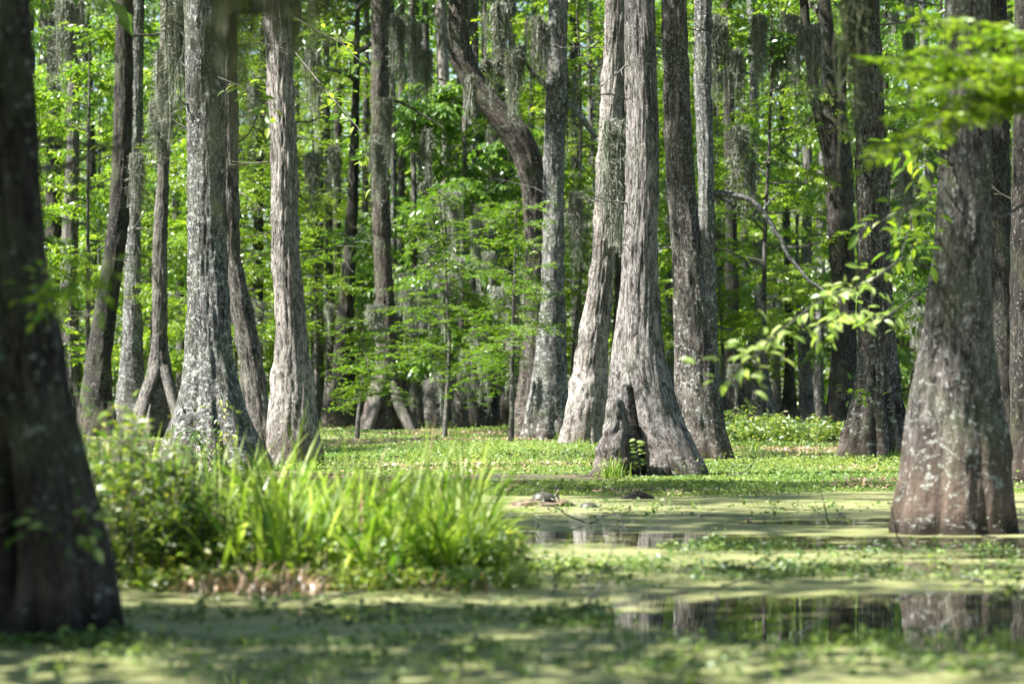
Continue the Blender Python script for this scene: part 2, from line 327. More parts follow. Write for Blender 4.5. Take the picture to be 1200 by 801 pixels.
def spray(mb, p0, d, Ln, r, nb=10, w=.35, br=.09, detail=0, rad=.012, droop=.04, mat=0, wmat=1):
    """flat feathery cypress spray: limb, side shoots, comb-like branchlets"""
    pts = curve(p0, d, Ln, 8, droop, .07, r); tube(mb, pts, np.linspace(rad, .003, len(pts)), 5, wmat)
    d = unit(np.array(d, float)); sd = unit(np.cross(d, [0, 0, 1.]))
    for q in range(nb):
        t = .12 + .88 * q / nb; s = 1 if q % 2 else -1; b = along(pts, t); l2 = w * (1.15 - .65 * t) * r.uniform(.6, 1.2)
        d2 = unit(d * r.uniform(.4, 1.1) + sd * s + np.array([0, 0, r.uniform(-.6, .35)]))
        sp = curve(b, d2, l2, 5, .05, .06, r); tube(mb, sp, np.linspace(.004, .002, len(sp)), 3, wmat)
        nbl = max(4, int(l2 / br * 3.2)); tt = rng.uniform(.1, 1, nbl * 2); pp = along(sp, tt); sgn = np.where(np.arange(nbl * 2) % 2, 1., -1.)
        s3 = unit(np.cross(d2, [0, 0, 1.])); dd = d2 * .55 + s3 * sgn[:, None] + rng.normal(0, .22, (nbl * 2, 3))
        leafgeo(mb, pp, dd, np.array([0, 0, 1.]) + rng.normal(0, .5, (nbl * 2, 3)), rng.uniform(.5, 1.3, nbl * 2) * br, br * .22, detail, .15, mat)
    return pts

SAP = [make_crown(50 + k, [1.6, 2.4, 1.2, 3.0, 1.8, 2.2][k], [10, 12.5, 9, 13.5, 11, 14][k], [2.6, 2.9, 2.7, 3.0, 3.2, 2.6][k], 30, 34, 10, [(.10, .17), (.08, .13), (.13, .22), (.10, .17), (.09, .15), (.12, .2)][k], mats=[M[['leaf', 'leaf', 'leaf_deep', 'leaf', 'leaf_yellow', 'leaf_deep'][k]], M['bark_far']], wid=[.46, .36, .5, .42, .5, .4][k], droop=[.35, .2, .6, .35, .4, .7][k]) for k in range(6)]
BIG = [make_crown(80 + k, 0, 8, [3.6, 4.2, 3.4, 4.6][k], 26, 22, 8, (.18, .30), mats=[M['leaf_canopy'], M['bark_far']], wood=.09, twL=.7) for k in range(4)]
MOSS = [make_moss(20 + k, [.25, .4, .3, .5][k], [1.3, 2.0, 1.0, 2.5][k], [70, 120, 60, 150][k], sw=.010) for k in range(4)]
MOSS_LONG = make_moss(31, .55, 2.9, 110, 'moss_pale', sw=.013)

# ---------------------------------------------------------------- trunks
def make_trunk(name, spec, D, mat, H=15, flute=.12, nfl=7, hf=.5, seg=56, amp=.014, seed=0, groove=None, dz=.07, dwob=.15, foot=None, lump=0):
    """spec: rows (y, left, right) read in the photograph at distance D; the trunk goes on above the picture to height H"""
    r = random.Random(seed + 1000)
    sp = sorted(spec, key=lambda q: -q[0]); zs = [CH + (HOR - q[0]) / S * D for q in sp]
    xs = [((q[1] + q[2]) / 2 - 600) / S * D for q in sp]; rs = [(q[2] - q[1]) / 2 / S * D for q in sp]
    zt, xt, rt = zs[-1], xs[-1], rs[-1]
    sl = (xs[-1] - xs[-2]) / (zs[-1] - zs[-2]) if len(zs) > 1 else 0
    sl = max(-.12, min(.12, sl))
    if zs[0] > -.4:
        zs.insert(0, -.45); xs.insert(0, xs[0]); rs.insert(0, rs[0] * 1.06)
    for f in (.25, .5, .75, 1.0):
        z = zt + (H - zt) * f; zs.append(z); xs.append(xt + sl * (H - zt) * (f - .4 * f * f)); rs.append(rt * (1 - .72 * f))
    zz = np.concatenate([np.arange(zs[0], zt + .3, dz), np.linspace(zt + .5, H, 26)])
    cx = np.interp(zz, zs, xs); rr = np.interp(zz, zs, rs)
    ker = np.exp(-np.linspace(-1.6, 1.6, 7) ** 2); ker /= ker.sum()
    pad = lambda a: np.convolve(np.concatenate([[a[0]] * 3, a, [a[-1]] * 3]), ker, 'valid')
    cx = pad(cx); rr = pad(rr)
    ph = [r.random() * 6.28 for _ in range(5)]
    cy = D + rr[0] * 0 + dwob * np.sin(zz * .35 + ph[3]) * np.clip(zz / 4, 0, 1)
    th = np.arange(seg) / seg * 2 * math.pi
    ct, st = np.cos(th), np.sin(th); v = np.zeros((len(zz), seg, 3)); bk = np.zeros_like(v)
    R0 = float(np.median(rr))
    for a, z in enumerate(zz):
        A = flute * math.exp(-max(z, 0) / hf)
        tw = z * .12
        fl = (np.abs(np.cos((th + tw) * nfl / 2 + ph[0] + .5 * np.sin(th * 2 + ph[1]))) ** .55 - .62)
        f = 1 + A * fl * 1.6 + .035 * np.sin(2 * th + ph[2] + z * .5) + .02 * np.sin(3 * th + z * 1.1 + ph[4])
        if groove: f = f + groove(th, z)
        rad = rr[a] * f
        if z < zt + .4:
            kf = 1 / max(R0, .08)
            nz = np.array([mn.fractal(Vector((c_ * 2.6 + seed, s_ * 2.6, z * 1.1 + seed)), 1.0, 2.1, 3) for c_, s_ in zip(ct, st)])
            n2 = np.array([mn.noise(Vector((c_ * 9 + seed, s_ * 9, z * 2.2))) for c_, s_ in zip(ct, st)])
            rad = rad + rr[a] * (.05 + lump) * nz + amp * (1.6 * np.abs(n2) * 2 - .6)
        v[a, :, 0] = cx[a] + rad * ct; v[a, :, 1] = cy[a] + rad * st; v[a, :, 2] = z
        bk[a, :, 0] = R0 * ct; bk[a, :, 1] = R0 * st; bk[a, :, 2] = z
    base = np.array([cx[0], D, 0]); v -= base
    mbt = MB(); i = np.arange(len(zz) - 1)[:, None] * seg; j = np.arange(seg)[None]; j2 = (j + 1) % seg
    mbt.add(v.reshape(-1, 3), [np.stack([i + j, i + j2, i + seg + j2, i + seg + j], -1).reshape(-1, 4), (np.arange(seg) + (len(zz) - 1) * seg)[None]], None, bk.reshape(-1, 3))
    return mbt, base, np.array([cx[-1], cy[-1], H]) - base, (zz, cx - base[0], cy - base[1], rr)
LAND = []   # (pixel x of the trunk at mid height, phrase) used to describe what stands near it
def tree(label, phrase, spec, D, mat, crown=None, H=15, group=None, name='swamp_tree', cz=None, branches=(), land=True, crown_sc=1.0, cat='tree', **kw):
    mbt, base, top, prof = make_trunk(name, spec, D, mat, H=H, **kw)
    t = empty(name, base, label, cat, group)
    link('trunk', mbt.mesh('trunk', [M[mat]], True), t)
    if crown is not None:
        zb = H - 6 if cz is None else cz
        link('crown', BIG[crown % 4], t, (float(np.interp(zb, prof[0], prof[1])), 0, zb), random.random() * 6, crown_sc)
    for (pts, r0, r1, *dd) in branches:   # rows of (x, y) read in the photograph, at the trunk's distance (+ offsets)
        k = len(pts); ds = dd[0] if dd else [0] * k
        w = np.array([P(x, y, D + e) for (x, y), e in zip(pts, ds)]) - base
        tq = np.linspace(0, 1, 4 * k); w = np.stack([np.interp(tq, np.linspace(0, 1, k), w[:, q]) for q in range(3)], -1)
        w[1:-1] = (w[:-2] + w[1:-1] * 2 + w[2:]) / 4
        w[1:] += rng.normal(0, .008, (len(w) - 1, 3))
        b = MB(); tube(b, w, np.linspace(r0 / S * D, r1 / S * D, len(w)), 8)
        link('branch', b.mesh('branch', [M[mat]], True), t)
    rt_ = random.Random(int(abs(sum(q[1] for q in spec))))
    for q in range(3 if land else 1):
        z = rt_.uniform(1.6, .9 + 440 / S * D); a_ = rt_.choice([0, math.pi]) + rt_.gauss(0, .6)
        c0 = np.array([np.interp(z, prof[0], prof[1]), np.interp(z, prof[0], prof[2]), z]); L_ = rt_.uniform(.35, 1.3) * (D / 50) ** .5
        w = curve(c0, (math.cos(a_), math.sin(a_), rt_.uniform(-.1, .7)), L_ + .2, 8, rt_.uniform(-.02, .06), .16, rt_); b = MB(); tube(b, w, np.linspace(.016, .004, 9), 5)
        for e in range(3): p0 = along(w, rt_.uniform(.4, .9)); w2 = curve(p0, (math.cos(a_ + rt_.gauss(0, .8)), math.sin(a_), rt_.uniform(-.5, .6)), L_ * .4, 5, .03, .2, rt_); tube(b, w2, np.linspace(.007, .003, 6), 4)
        link('branch', b.mesh('branch', [M['bark_far']], True), t)
    if land: LAND.append((sum(q[1] + q[2] for q in spec) / 2 / len(spec), phrase, D))
    return t, base, prof

T = {}
T['near_left'] = tree('dark heavy trunk nearest on the left with a hollow at its foot', 'the near dark trunk',
    [(0, -50, 34), (100, -48, 38), (200, -46, 44), (300, -42, 54), (380, -38, 68), (450, -36, 80), (520, -38, 94), (600, -42, 114), (680, -46, 128), (745, -52, 138)], 10.8, 'bark_dark', 1, H=16, cz=12,
    flute=.22, nfl=9, hf=.5, seg=90, dz=.03, seed=1, amp=.01, groove=lambda th, z: -.85 * np.exp(-((th - 4.48) / .14) ** 2) * math.exp(-((z - .42) / .33) ** 4) if z < 1.2 else 0, crown_sc=.35)
T['lichen'] = tree('large grey trunk patched with pale lichen behind the grass bank, buttresses spreading', 'the lichened buttressed trunk',
    [(0, 215, 260), (100, 216, 262), (200, 219, 262), (300, 220, 264), (370, 219, 267), (420, 217, 271), (450, 214, 280), (480, 208, 287), (510, 200, 298), (535, 194, 308), (560, 190, 314)], 33, 'bark_grey', 0, H=19, crown_sc=.6, cz=13,
    flute=.3, nfl=8, hf=.75, seg=80, dz=.05, seed=2)
T['lichen_back'] = tree('slimmer brown grey trunk close behind the lichened trunk, leaning left as it rises', 'the slim brown trunk',
    [(0, 254, 277), (110, 257, 279), (200, 258, 280), (300, 262, 282), (370, 272, 298), (430, 283, 309), (480, 289, 318), (530, 292, 324)], 38, 'bark_brown', 2, H=17, seed=3, flute=.15, cz=12, crown_sc=.6)
T['pale'] = tree('pale ridged trunk bending left near its top, bright in the sun', 'the pale bending trunk',
    [(0, 308, 339), (50, 312, 342), (100, 316, 344), (170, 318, 347), (300, 320, 351), (350, 323, 356), (400, 323, 361), (450, 317, 368), (500, 313, 374), (550, 316, 379)], 36, 'bark_pale', 3, H=16, seed=4, seg=80, dz=.05, flute=.1, amp=.02)
T['leaner_dark'] = tree('dark rough trunk leaning right, with a dead branch near its top', 'the dark leaning trunk',
    [(0, 136, 155), (112, 133, 154), (187, 131, 153), (262, 126, 150), (345, 113, 139), (420, 101, 131), (470, 93, 133), (505, 88, 140)], 62, 'bark_dark', 0, H=18, seed=5, cz=13,
    branches=[([(140, 38), (160, 42), (190, 40)], 3, 1), ([(146, 120), (150, 95), (134, 64)], 3, 1.2)])
T['left_a'] = tree('slim grey trunk standing between the near dark trunk and the dark leaning trunk', 'the slim grey trunk',
    [(0, 82, 96), (187, 77, 92), (300, 70, 90), (400, 70, 92), (470, 66, 96), (498, 64, 98)], 78, 'bark_far', 1, H=19, seed=6, cz=14)
T['left_b'] = tree('very dark straight trunk tight against the edge of the near dark trunk', 'the dark straight trunk',
    [(0, 56, 68), (200, 54, 71), (350, 52, 72), (496, 48, 76)], 84, 'bark_dark', 2, H=19, seed=7, cz=14)
T['left_c'] = tree('straight grey brown trunk just right of the dark leaning trunk', 'the grey brown trunk',
    [(0, 155, 168), (150, 152, 166), (270, 148, 165), (400, 144, 168), (470, 136, 170), (505, 130, 176)], 66, 'bark_grey', 3, H=18, seed=8, cz=13)
T['left_d'] = tree('twin-rooted brown trunk left of the lichened trunk, roots arching apart', 'the arch-rooted trunk',
    [(0, 188, 201), (200, 186, 199), (270, 181, 197), (400, 179, 196), (440, 172, 202), (470, 162, 210), (508, 152, 218)], 60, 'bark_brown', 0, H=18, seed=9, cz=13, flute=.35, nfl=5, hf=.8)
T['mid_a'] = tree('tall straight trunk with root arches at its foot, left of the cypress sprays', 'the root-arched trunk',
    [(0, 436, 457), (100, 435, 456), (187, 435, 456), (300, 437, 458), (350, 440, 462), (420, 440, 464), (455, 434, 470), (480, 430, 478), (504, 424, 488)], 74, 'bark_rust', 1, H=19, seed=10, cz=14.5, flute=.45, nfl=5, hf=.8,
    branches=[([(456, 116), (480, 125), (520, 150)], 2, 1)])
T['mid_b'] = tree('dark crooked trunk just left of the root-arched trunk, leafy at its foot', 'the dark crooked trunk',
    [(150, 411, 421), (240, 407, 420), (300, 402, 418), (340, 398, 415), (400, 392, 414), (450, 388, 416), (501, 380, 424)], 82, 'bark_dark', 2, H=14, seed=11, cz=10)
T['lean'] = tree('thick trunk that rises upright then leans steeply left, rust coloured moss along its bend', 'the steep leaning trunk',
    [(0, 525, 548), (37, 523, 548), (75, 527, 557), (112, 548, 583), (150, 578, 620), (187, 602, 636), (225, 612, 638), (300, 616, 638), (400, 614, 640), (460, 606, 642), (515, 598, 648)], 59, 'bark_rust', 3, H=15, seed=12, cz=9.5, flute=.2, dz=.05, branches=[([(546, 85), (575, 80), (590, 62)], 4, 1.5)], lump=.05)
T['lean_mate'] = tree('straight lichened trunk standing against the steep leaning trunk, dark flared foot', 'the straight mate trunk',
    [(0, 643, 665), (110, 640, 664), (187, 638, 661), (300, 636, 661), (350, 634, 662), (400, 628, 663), (460, 620, 666), (519, 611, 670)], 57.5, 'bark_grey', 0, H=17, seed=13, cz=12, flute=.3,
    branches=[([(643, 105), (625, 85), (603, 58)], 3, 1.5), ([(664, 122), (676, 128), (700, 165)], 4, 3)])
T['ridged'] = tree('light ridged trunk tapering up beside the cleft trunk, foot fluted', 'the ridged trunk',
    [(0, 710, 733), (100, 706, 730), (187, 700, 724), (300, 695, 719), (345, 688, 716), (420, 675, 711), (470, 666, 711), (500, 661, 709), (529, 655, 709)], 47, 'bark_pale', 1, H=16, seed=14, cz=11, flute=.25, seg=72, dz=.05, amp=.02)
T['ridged_back'] = tree('dark mossy trunk half hidden between the ridged trunk and the cleft trunk', 'the half hidden dark trunk',
    [(0, 728, 740), (200, 724, 735), (350, 720, 731), (450, 714, 730), (512, 708, 734)], 64, 'bark_dark', 2, H=18, seed=15, cz=13)
def cleft(th, z):
    if z > 1.15: return 0
    c = math.pi * 1.5 - .42 - .06 * (z - .4)
    return -.8 * np.exp(-((th - c) / .085) ** 2) * max(0, min(1, (1.02 - z) / .3)) ** .6
T['cleft'] = tree('smooth brown grey trunk with a deep cleft and a knobby root knee at its foot', 'the cleft trunk',
    [(0, 731, 767), (100, 731, 769), (187, 733, 771), (270, 731, 769), (345, 727, 771), (400, 720, 776), (430, 717, 781), (460, 715, 789), (490, 716, 798), (520, 714, 812), (545, 711, 824), (566, 708, 832)], 31.3, 'bark_smooth', 3, H=16, seed=16, cz=9.5,
    flute=.1, nfl=6, seg=110, dz=.035, hf=.5, groove=cleft, amp=.01)
T['behind_cleft'] = tree('grey brown speckled trunk right behind the cleft trunk, spreading towards its foot', 'the speckled trunk',
    [(0, 776, 804), (100, 778, 808), (187, 781, 812), (300, 790, 823), (400, 792, 832), (450, 792, 840), (500, 794, 848), (530, 796, 856), (550, 796, 861)], 37, 'bark_speck', 0, H=16, seed=17, cz=10.5, flute=.12, seg=72)
T['dead_limb'] = tree('narrow grey trunk fused behind the speckled trunk, one bare limb arching right', 'the arching-limb trunk',
    [(0, 815, 834), (100, 814, 833), (187, 818, 836), (300, 819, 837), (420, 816, 842), (525, 812, 850)], 47, 'bark_grey', 1, H=16, seed=18, cz=11,
    branches=[([(836, 227), (856, 228), (880, 234), (897, 252), (912, 275), (925, 302), (950, 330), (985, 356)], 4, 1.6), ([(893, 248), (905, 232), (915, 225)], 1.6, .8), ([(838, 229), (850, 235), (862, 243)], 2, 1)])
T['right_mid'] = tree('tall shaggy trunk with a fluted splintered foot, small plants round it', 'the shaggy fluted trunk',
    [(0, 1001, 1027), (100, 1002, 1031), (187, 1003, 1039), (300, 1006, 1041), (400, 1006, 1048), (450, 1002, 1054), (490, 994, 1059), (520, 988, 1063), (548, 983, 1066)], 36.5, 'bark_speck', 2, H=16, seed=19, cz=10, flute=.4, nfl=13, hf=.7, seg=100, dz=.045, amp=.02)
T['right_fork'] = tree('dark trunk forking in two above head height, left of the shaggy trunk', 'the forked trunk',
    [(150, 964, 992), (187, 965, 1000), (250, 968, 1001), (370, 978, 1003), (450, 972, 1006), (515, 966, 1012)], 62, 'bark_dark', 3, H=11, seed=20, cz=8.5,
    branches=[([(978, 210), (968, 170), (955, 110), (946, 50), (940, -20)], 8, 5), ([(988, 190), (986, 120), (990, 60)], 7, 4)])
T['big_right'] = tree('massive trunk standing in the water on the right, reddish waterline and dappled shade', 'the massive trunk',
    [(0, 1111, 1161), (100, 1109, 1163), (187, 1106, 1162), (300, 1098, 1162), (345, 1090, 1162), (400, 1083, 1163), (450, 1071, 1169), (500, 1064, 1176), (517, 1061, 1179), (530, 1060, 1183), (545, 1059, 1179), (570, 1055, 1180), (600, 1051, 1181), (626, 1048, 1183)], 18.9, 'bark_water', 0, H=15, seed=21, cz=8,
    flute=.14, nfl=8, hf=.35, seg=120, dz=.025, amp=.008, lump=.02)
T['right_back'] = tree('dark trunk partly hidden right behind the massive trunk in the water', 'the shadowed trunk',
    [(0, 1156, 1182), (200, 1157, 1184), (400, 1160, 1190), (527, 1158, 1197)], 48, 'bark_dark', 1, H=16, seed=22, cz=11)
T['edge_right'] = tree('dark mossy trunk cut by the right edge of the picture', 'the trunk at the right edge',
    [(200, 1186, 1226), (300, 1185, 1228), (450, 1184, 1236), (520, 1184, 1240), (570, 1174, 1252)], 28.8, 'bark_dark', 2, H=15, seed=23, cz=9)

# knobby knee beside the cleft
t, base, prof = T['cleft']
kn = [(716, 572, 26), (717, 550, 22.5), (718, 530, 19.5), (720, 510, 16.5), (721, 495, 14.5), (721, 482, 13), (721, 474, 11), (720, 468, 8.5), (720, 465, 5), (720, 463.5, .6)]
w = np.array([P(x, y, 31.0) for x, y, _ in kn]) - base; w[:, 1] -= .17
rr = np.array([q[2] for q in kn]) / S * 31
tq = np.linspace(0, 1, 60); w = np.stack([np.interp(tq, np.linspace(0, 1, len(kn)), w[:, q]) for q in range(3)], -1); rr = np.interp(tq, np.linspace(0, 1, len(kn)), rr)
b = MB(); n = 40; th = np.arange(n) / n * 6.2832; V = np.zeros((60, n, 3)); BK = np.zeros_like(V)
for a in range(60):
    nz = np.array([mn.fractal(Vector((math.cos(q) * 1.6, math.sin(q) * 1.6, w[a][2] * 7)), 1, 2, 3) for q in th])
    rd = rr[a] * (1 + .3 * nz); V[a] = w[a]; V[a, :, 0] += rd * np.cos(th); V[a, :, 1] += rd * np.sin(th)
    BK[a] = np.stack([.15 * np.cos(th), .15 * np.sin(th), np.full(n, w[a][2])], -1)
i = np.arange(59)[:, None] * n; j = np.arange(n)[None]; j2 = (j + 1) % n
b.add(V.reshape(-1, 3), [np.stack([i + j, i + j2, i + n + j2, i + n + j], -1).reshape(-1, 4)], None, BK.reshape(-1, 3))
link('root_knee', b.mesh('root_knee', [M['bark_smooth']], True), t)
# buttress roots running out from some feet
def roots(key, rows):
    t, base, prof = T[key]; D = base[1]
    for pts, r0, r1, dd in rows:
        w = np.array([P(x, y, D + e) for (x, y), e in zip(pts, dd)]) - base; k = len(pts)
        tq = np.linspace(0, 1, 14); w = np.stack([np.interp(tq, np.linspace(0, 1, k), w[:, q]) for q in range(3)], -1)
        b = MB(); tube(b, w, np.linspace(r0 / S * D, r1 / S * D, 14), 12); link('root', b.mesh('root', [M['bark_brown']], True), t)
roots('mid_a', [([(450, 440), (440, 475), (430, 506)], 7, 6, [-.2, -.7, -1.2]), ([(458, 450), (468, 475), (483, 507)], 7, 6, [-.2, -.5, -.8])])
roots('left_d', [([(184, 430), (172, 465), (160, 512)], 6, 5, [-.2, -.6, -1]), ([(192, 430), (202, 470), (214, 514)], 6, 5, [-.2, -.6, -1])])

# ---------------------------------------------------------------- far trunks
LAND.sort()
def where(px, D=None):
    """between which two described trunks a pixel column lies"""
    l = [q for q in LAND if q[0] <= px]; r_ = [q for q in LAND if q[0] > px]
    if l and r_: return 'between %s and %s' % (l[-1][1], r_[0][1]), (len(l))
    if l: return 'past ' + l[-1][1], len(l)
    return 'beside ' + r_[0][1], 0
ORD = ['first', 'second', 'third', 'fourth', 'fifth', 'sixth', 'seventh', 'eighth', 'ninth', 'tenth', 'eleventh', 'twelfth', 'thirteenth', 'fourteenth', 'fifteenth', 'sixteenth', 'seventeenth', 'eighteenth', 'nineteenth', 'twentieth', 'twenty-first', 'twenty-second', 'twenty-third', 'twenty-fourth', 'twenty-fifth', 'twenty-sixth', 'twenty-seventh', 'twenty-eighth', 'twenty-ninth', 'thirtieth']
SH = {}
def short(i):  # short names for labels with little room
    return LAND[max(0, min(len(LAND) - 1, i))][1]
far = [(527, 15, 90, 36), (497, 14, 93, 36), (300, 12, 84, 16), (372, 14, 96, 20), (470, 9, 88, 16), (560, 10, 92, 18), (580, 13, 98, 22), (592, 8, 85, 14), (860, 15, 72, 34), (893, 12, 82, 30), (876, 9, 104, 14), (925, 9, 96, 18), (945, 12, 88, 20), (1075, 13, 90, 22),
       (760, 10, 84, 16), (30, 14, 90, 18), (110, 12, 92, 18), (213, 10, 96, 16), (395, 10, 104, 16), (513, 7, 102, 12), (545, 8, 106, 13), (605, 9, 104, 14), (676, 11, 92, 18), (785, 9, 90, 14), (845, 8, 96, 14), (910, 8, 108, 13),
       (960, 9, 100, 14), (1050, 9, 104, 16), (1095, 10, 96, 15), (425, 8, 98, 14), (345, 8, 102, 13), (285, 7, 106, 12), (240, 8, 100, 12), (480, 6, 106, 10), (535, 6, 98, 9), (567, 6, 100, 10), (575, 5, 90, 9), (618, 7, 94, 12), (650, 8, 100, 13), (1010, 9, 98, 14), (1140, 9, 95, 14), (1180, 10, 92, 16)]
far += [(462, 7, 84, 22), (508, 9, 82, 26), (553, 8, 84, 24), (573, 9, 80, 26), (600, 9, 83, 24), (388, 9, 86, 22), (540, 6, 78, 18), (487, 6, 79, 18)]
far.sort(); seen = {}
FARM = ['bark_far', 'bark_dark', 'bark_far', 'bark_grey']
for q, (px, wtop, D, wbase) in enumerate(far):
    rr_ = random.Random(q * 13 + 5); g0 = CH * S / D + HOR + 1
    lean = rr_.uniform(-14, 14); wob = rr_.uniform(-5, 5)
    k = .8
    spec = [(0, px + lean - wtop * .4, px + lean + wtop * .4), (150, px + lean * .6 + wob - wtop * .43, px + lean * .6 + wob + wtop * .43), (320, px + lean * .25 - wtop / 2, px + lean * .25 + wtop / 2),
            (430, px - wtop * .56, px + wtop * .56), (470, px - wbase * .45, px + wbase * .45), (g0, px - wbase * .56, px + wbase * .56)]
    if q in (0,): pass
    ph, gi = where(px); seen[gi] = seen.get(gi, 0) + 1
    thick = 'thin' if wtop < 10 else ('medium' if wbase < 30 else 'bottle-footed')
    mt = FARM[q % 4] if wbase < 36 else 'bark_pale' if px == 527 else 'bark_grey'
    lab = '%s far trunk %s, %s rightward' % (thick, ph, ORD[seen[gi] - 1])
    tree(lab, '', spec, D, mt, crown=q, H=17 + rr_.random() * 4, group='far trunks at the back of the swamp', seed=200 + q, seg=22, dz=.16, land=False, cz=14.5, flute=.25, hf=.8, crown_sc=.6, name='far_tree')

# ---------------------------------------------------------------- leafy young trees
def clone(o, **kw):
    c = o.copy(); COL.objects.link(c)
    for ch in o.children:
        d = ch.copy(); COL.objects.link(d); d.parent = c
    return c
saps = []
for row, (D, n, x0, x1) in enumerate([(66, 6, -30, 1230), (76, 8, -60, 1260), (86, 10, -60, 1260), (97, 13, -80, 1280), (108, 15, -80, 1280)]):
    for q in range(n):
        px = x0 + (x1 - x0) * (q + .5) / n + random.uniform(-30, 30)
        if (D < 70 and 330 < px < 570) or (D < 80 and 415 < px < 490): continue
        saps.append((px, D + random.uniform(-3, 3), (row * 5 + q * 7) % 6))
sgrp = {}
STM = {}
def stem_mesh(k):
    if k not in STM:
        b = MB(); r = random.Random(k); tube(b, curve((0, 0, -.2), (r.gauss(0, .05), 0, 1), [10, 12.5, 9, 13.5, 11, 14][k], 16, -.06, .03, r) * np.array([.4, .4, 1]), np.linspace(.07, .015, 17), 9)
        STM[k] = b.mesh('trunk', [M['bark_far']], True)
    return STM[k]
saps.sort(key=lambda s_: (s_[1]))
for px, D, k in saps:
    ph, gi = where(px); sgrp[gi] = sgrp.get(gi, 0) + 1
    p = P(px, 500, D); o = empty('young_tree', (p[0], p[1], 0.0), 'leafy young tree %s, %s nearest' % (ph, ORD[min(14, sgrp[gi] - 1)]), 'tree', 'leafy young trees of the understory')
    link('trunk', stem_mesh(k), o); link('crown', SAP[k], o)
    o.rotation_euler.z = random.random() * 6.28; s_ = random.uniform(.85, 1.12); o.scale = (s_ * 1.05, s_ * 1.05, s_)

# far woodland mass closing the view
b = MB(); n = 44000
xx = rng.uniform(-40, 40, n); yy = rng.uniform(116, 145, n); zz = rng.uniform(.6, 24, n) ; keep = fnoise(xx * .5, zz * .5, .45, 9) > -.55
xx, yy, zz = xx[keep], yy[keep], zz[keep]; az = rng.uniform(0, 6.28, len(xx))
foliage(b, np.stack([xx, yy, zz], -1), np.stack([np.cos(az), np.sin(az), rng.uniform(-.4, .3, len(xx))], -1), 9, .9, (.22, .4), .5)
for q in range(90):
    x_, y_ = random.uniform(-40, 40), random.uniform(114, 150); tube(b, curve((x_, y_, -.2), (random.gauss(0, .04), 0, 1), 20, 8, 0, .03), np.linspace(.28, .1, 9), 8, 1)
tag(link('distant_woods', b.mesh('distant_woods', [M['leaf'], M['bark_far']])), 'far mass of green swamp woodland closing the view', 'woodland', kind='stuff')

# ---------------------------------------------------------------- young cypresses with feathery sprays
def young_cypress(label, x, D, H, tiers, seed, trunk_px=None, z0=1.2, ln=1.6, fill=3, az0=0, azr=3.14):
    r = random.Random(seed); p = P(x, 500, D); o = empty('young_cypress', (p[0], D, 0), label, 'tree', 'young cypresses')
    b = MB(); tp = curve((0, 0, -.2), (.02, 0, 1), H, 12, -.02, .02, r); tube(b, tp, np.linspace(.06, .01, 13), 8); link('trunk', b.mesh('trunk', [M['bark_far']], True), o)
    b = MB()
    for q in range(tiers):
        u = q / tiers; z = z0 + (H - z0) * u
        for k in range(fill):
            a = az0 + r.uniform(-azr, azr); L_ = ln * (1 - .55 * u) * r.uniform(.6, 1.15)
            spray(b, (float(np.interp(z, tp[:, 2], tp[:, 0])), 0, z + r.uniform(-.15, .15)), (math.cos(a), math.sin(a), r.uniform(-.2, .6)), L_, r, nb=int(L_ * 10) + 3, w=.36 * L_ ** .5 * r.uniform(.6, 1.2), br=.10, droop=r.uniform(.02, .13))
    link('crown', b.mesh('crown', [M['leaf_cypress'], M['bark_far']]), o); return o
young_cypress('feathery light green cypress in the middle, in front of the leaning trunk', 598, 54, 4.8, 14, 1, z0=1.5, ln=1.8, fill=3)
young_cypress('feathery cypress left of the middle, sprays reaching over the far trunks', 520, 60, 5.5, 13, 2, z0=1.7, ln=1.9, fill=4)
young_cypress('low feathery cypress spreading across the root-arched trunk', 418, 57, 2.5, 6, 3, z0=1.0, ln=1.35, fill=6)
young_cypress('feathery cypress half behind the straight mate of the leaning trunk', 668, 63, 5.4, 12, 4, z0=1.9, ln=1.2, fill=4)
young_cypress('tall feathery cypress behind the speckled trunk', 850, 65, 7.0, 15, 5, z0=2.6, ln=1.2, fill=3)

# ---------------------------------------------------------------- trees standing just outside the frame whose limbs hang into it
def simple_tree(label, x, y, r0, H, mat, seed, crown, cz, group=None):
    H = max(H, cz + 3)
    o = empty('swamp_tree', (x, y, 0), label, 'tree', group); b = MB(); r = random.Random(seed)
    tp = curve((0, 0, -.4), (0, 0, 1), H, 20, 0, .012, r); rad = r0 * (.45 + .55 * np.exp(-np.clip(tp[:, 2], 0, 99) / 1.2) + .35 * (1 - tp[:, 2] / H)); tube(b, tp, rad, 24)
    link('trunk', b.mesh('trunk', [M[mat]], True), o); link('crown', BIG[crown], o, (float(tp[int(cz / H * 20)][0]), 0, cz), r.random() * 6, 1.0); return o
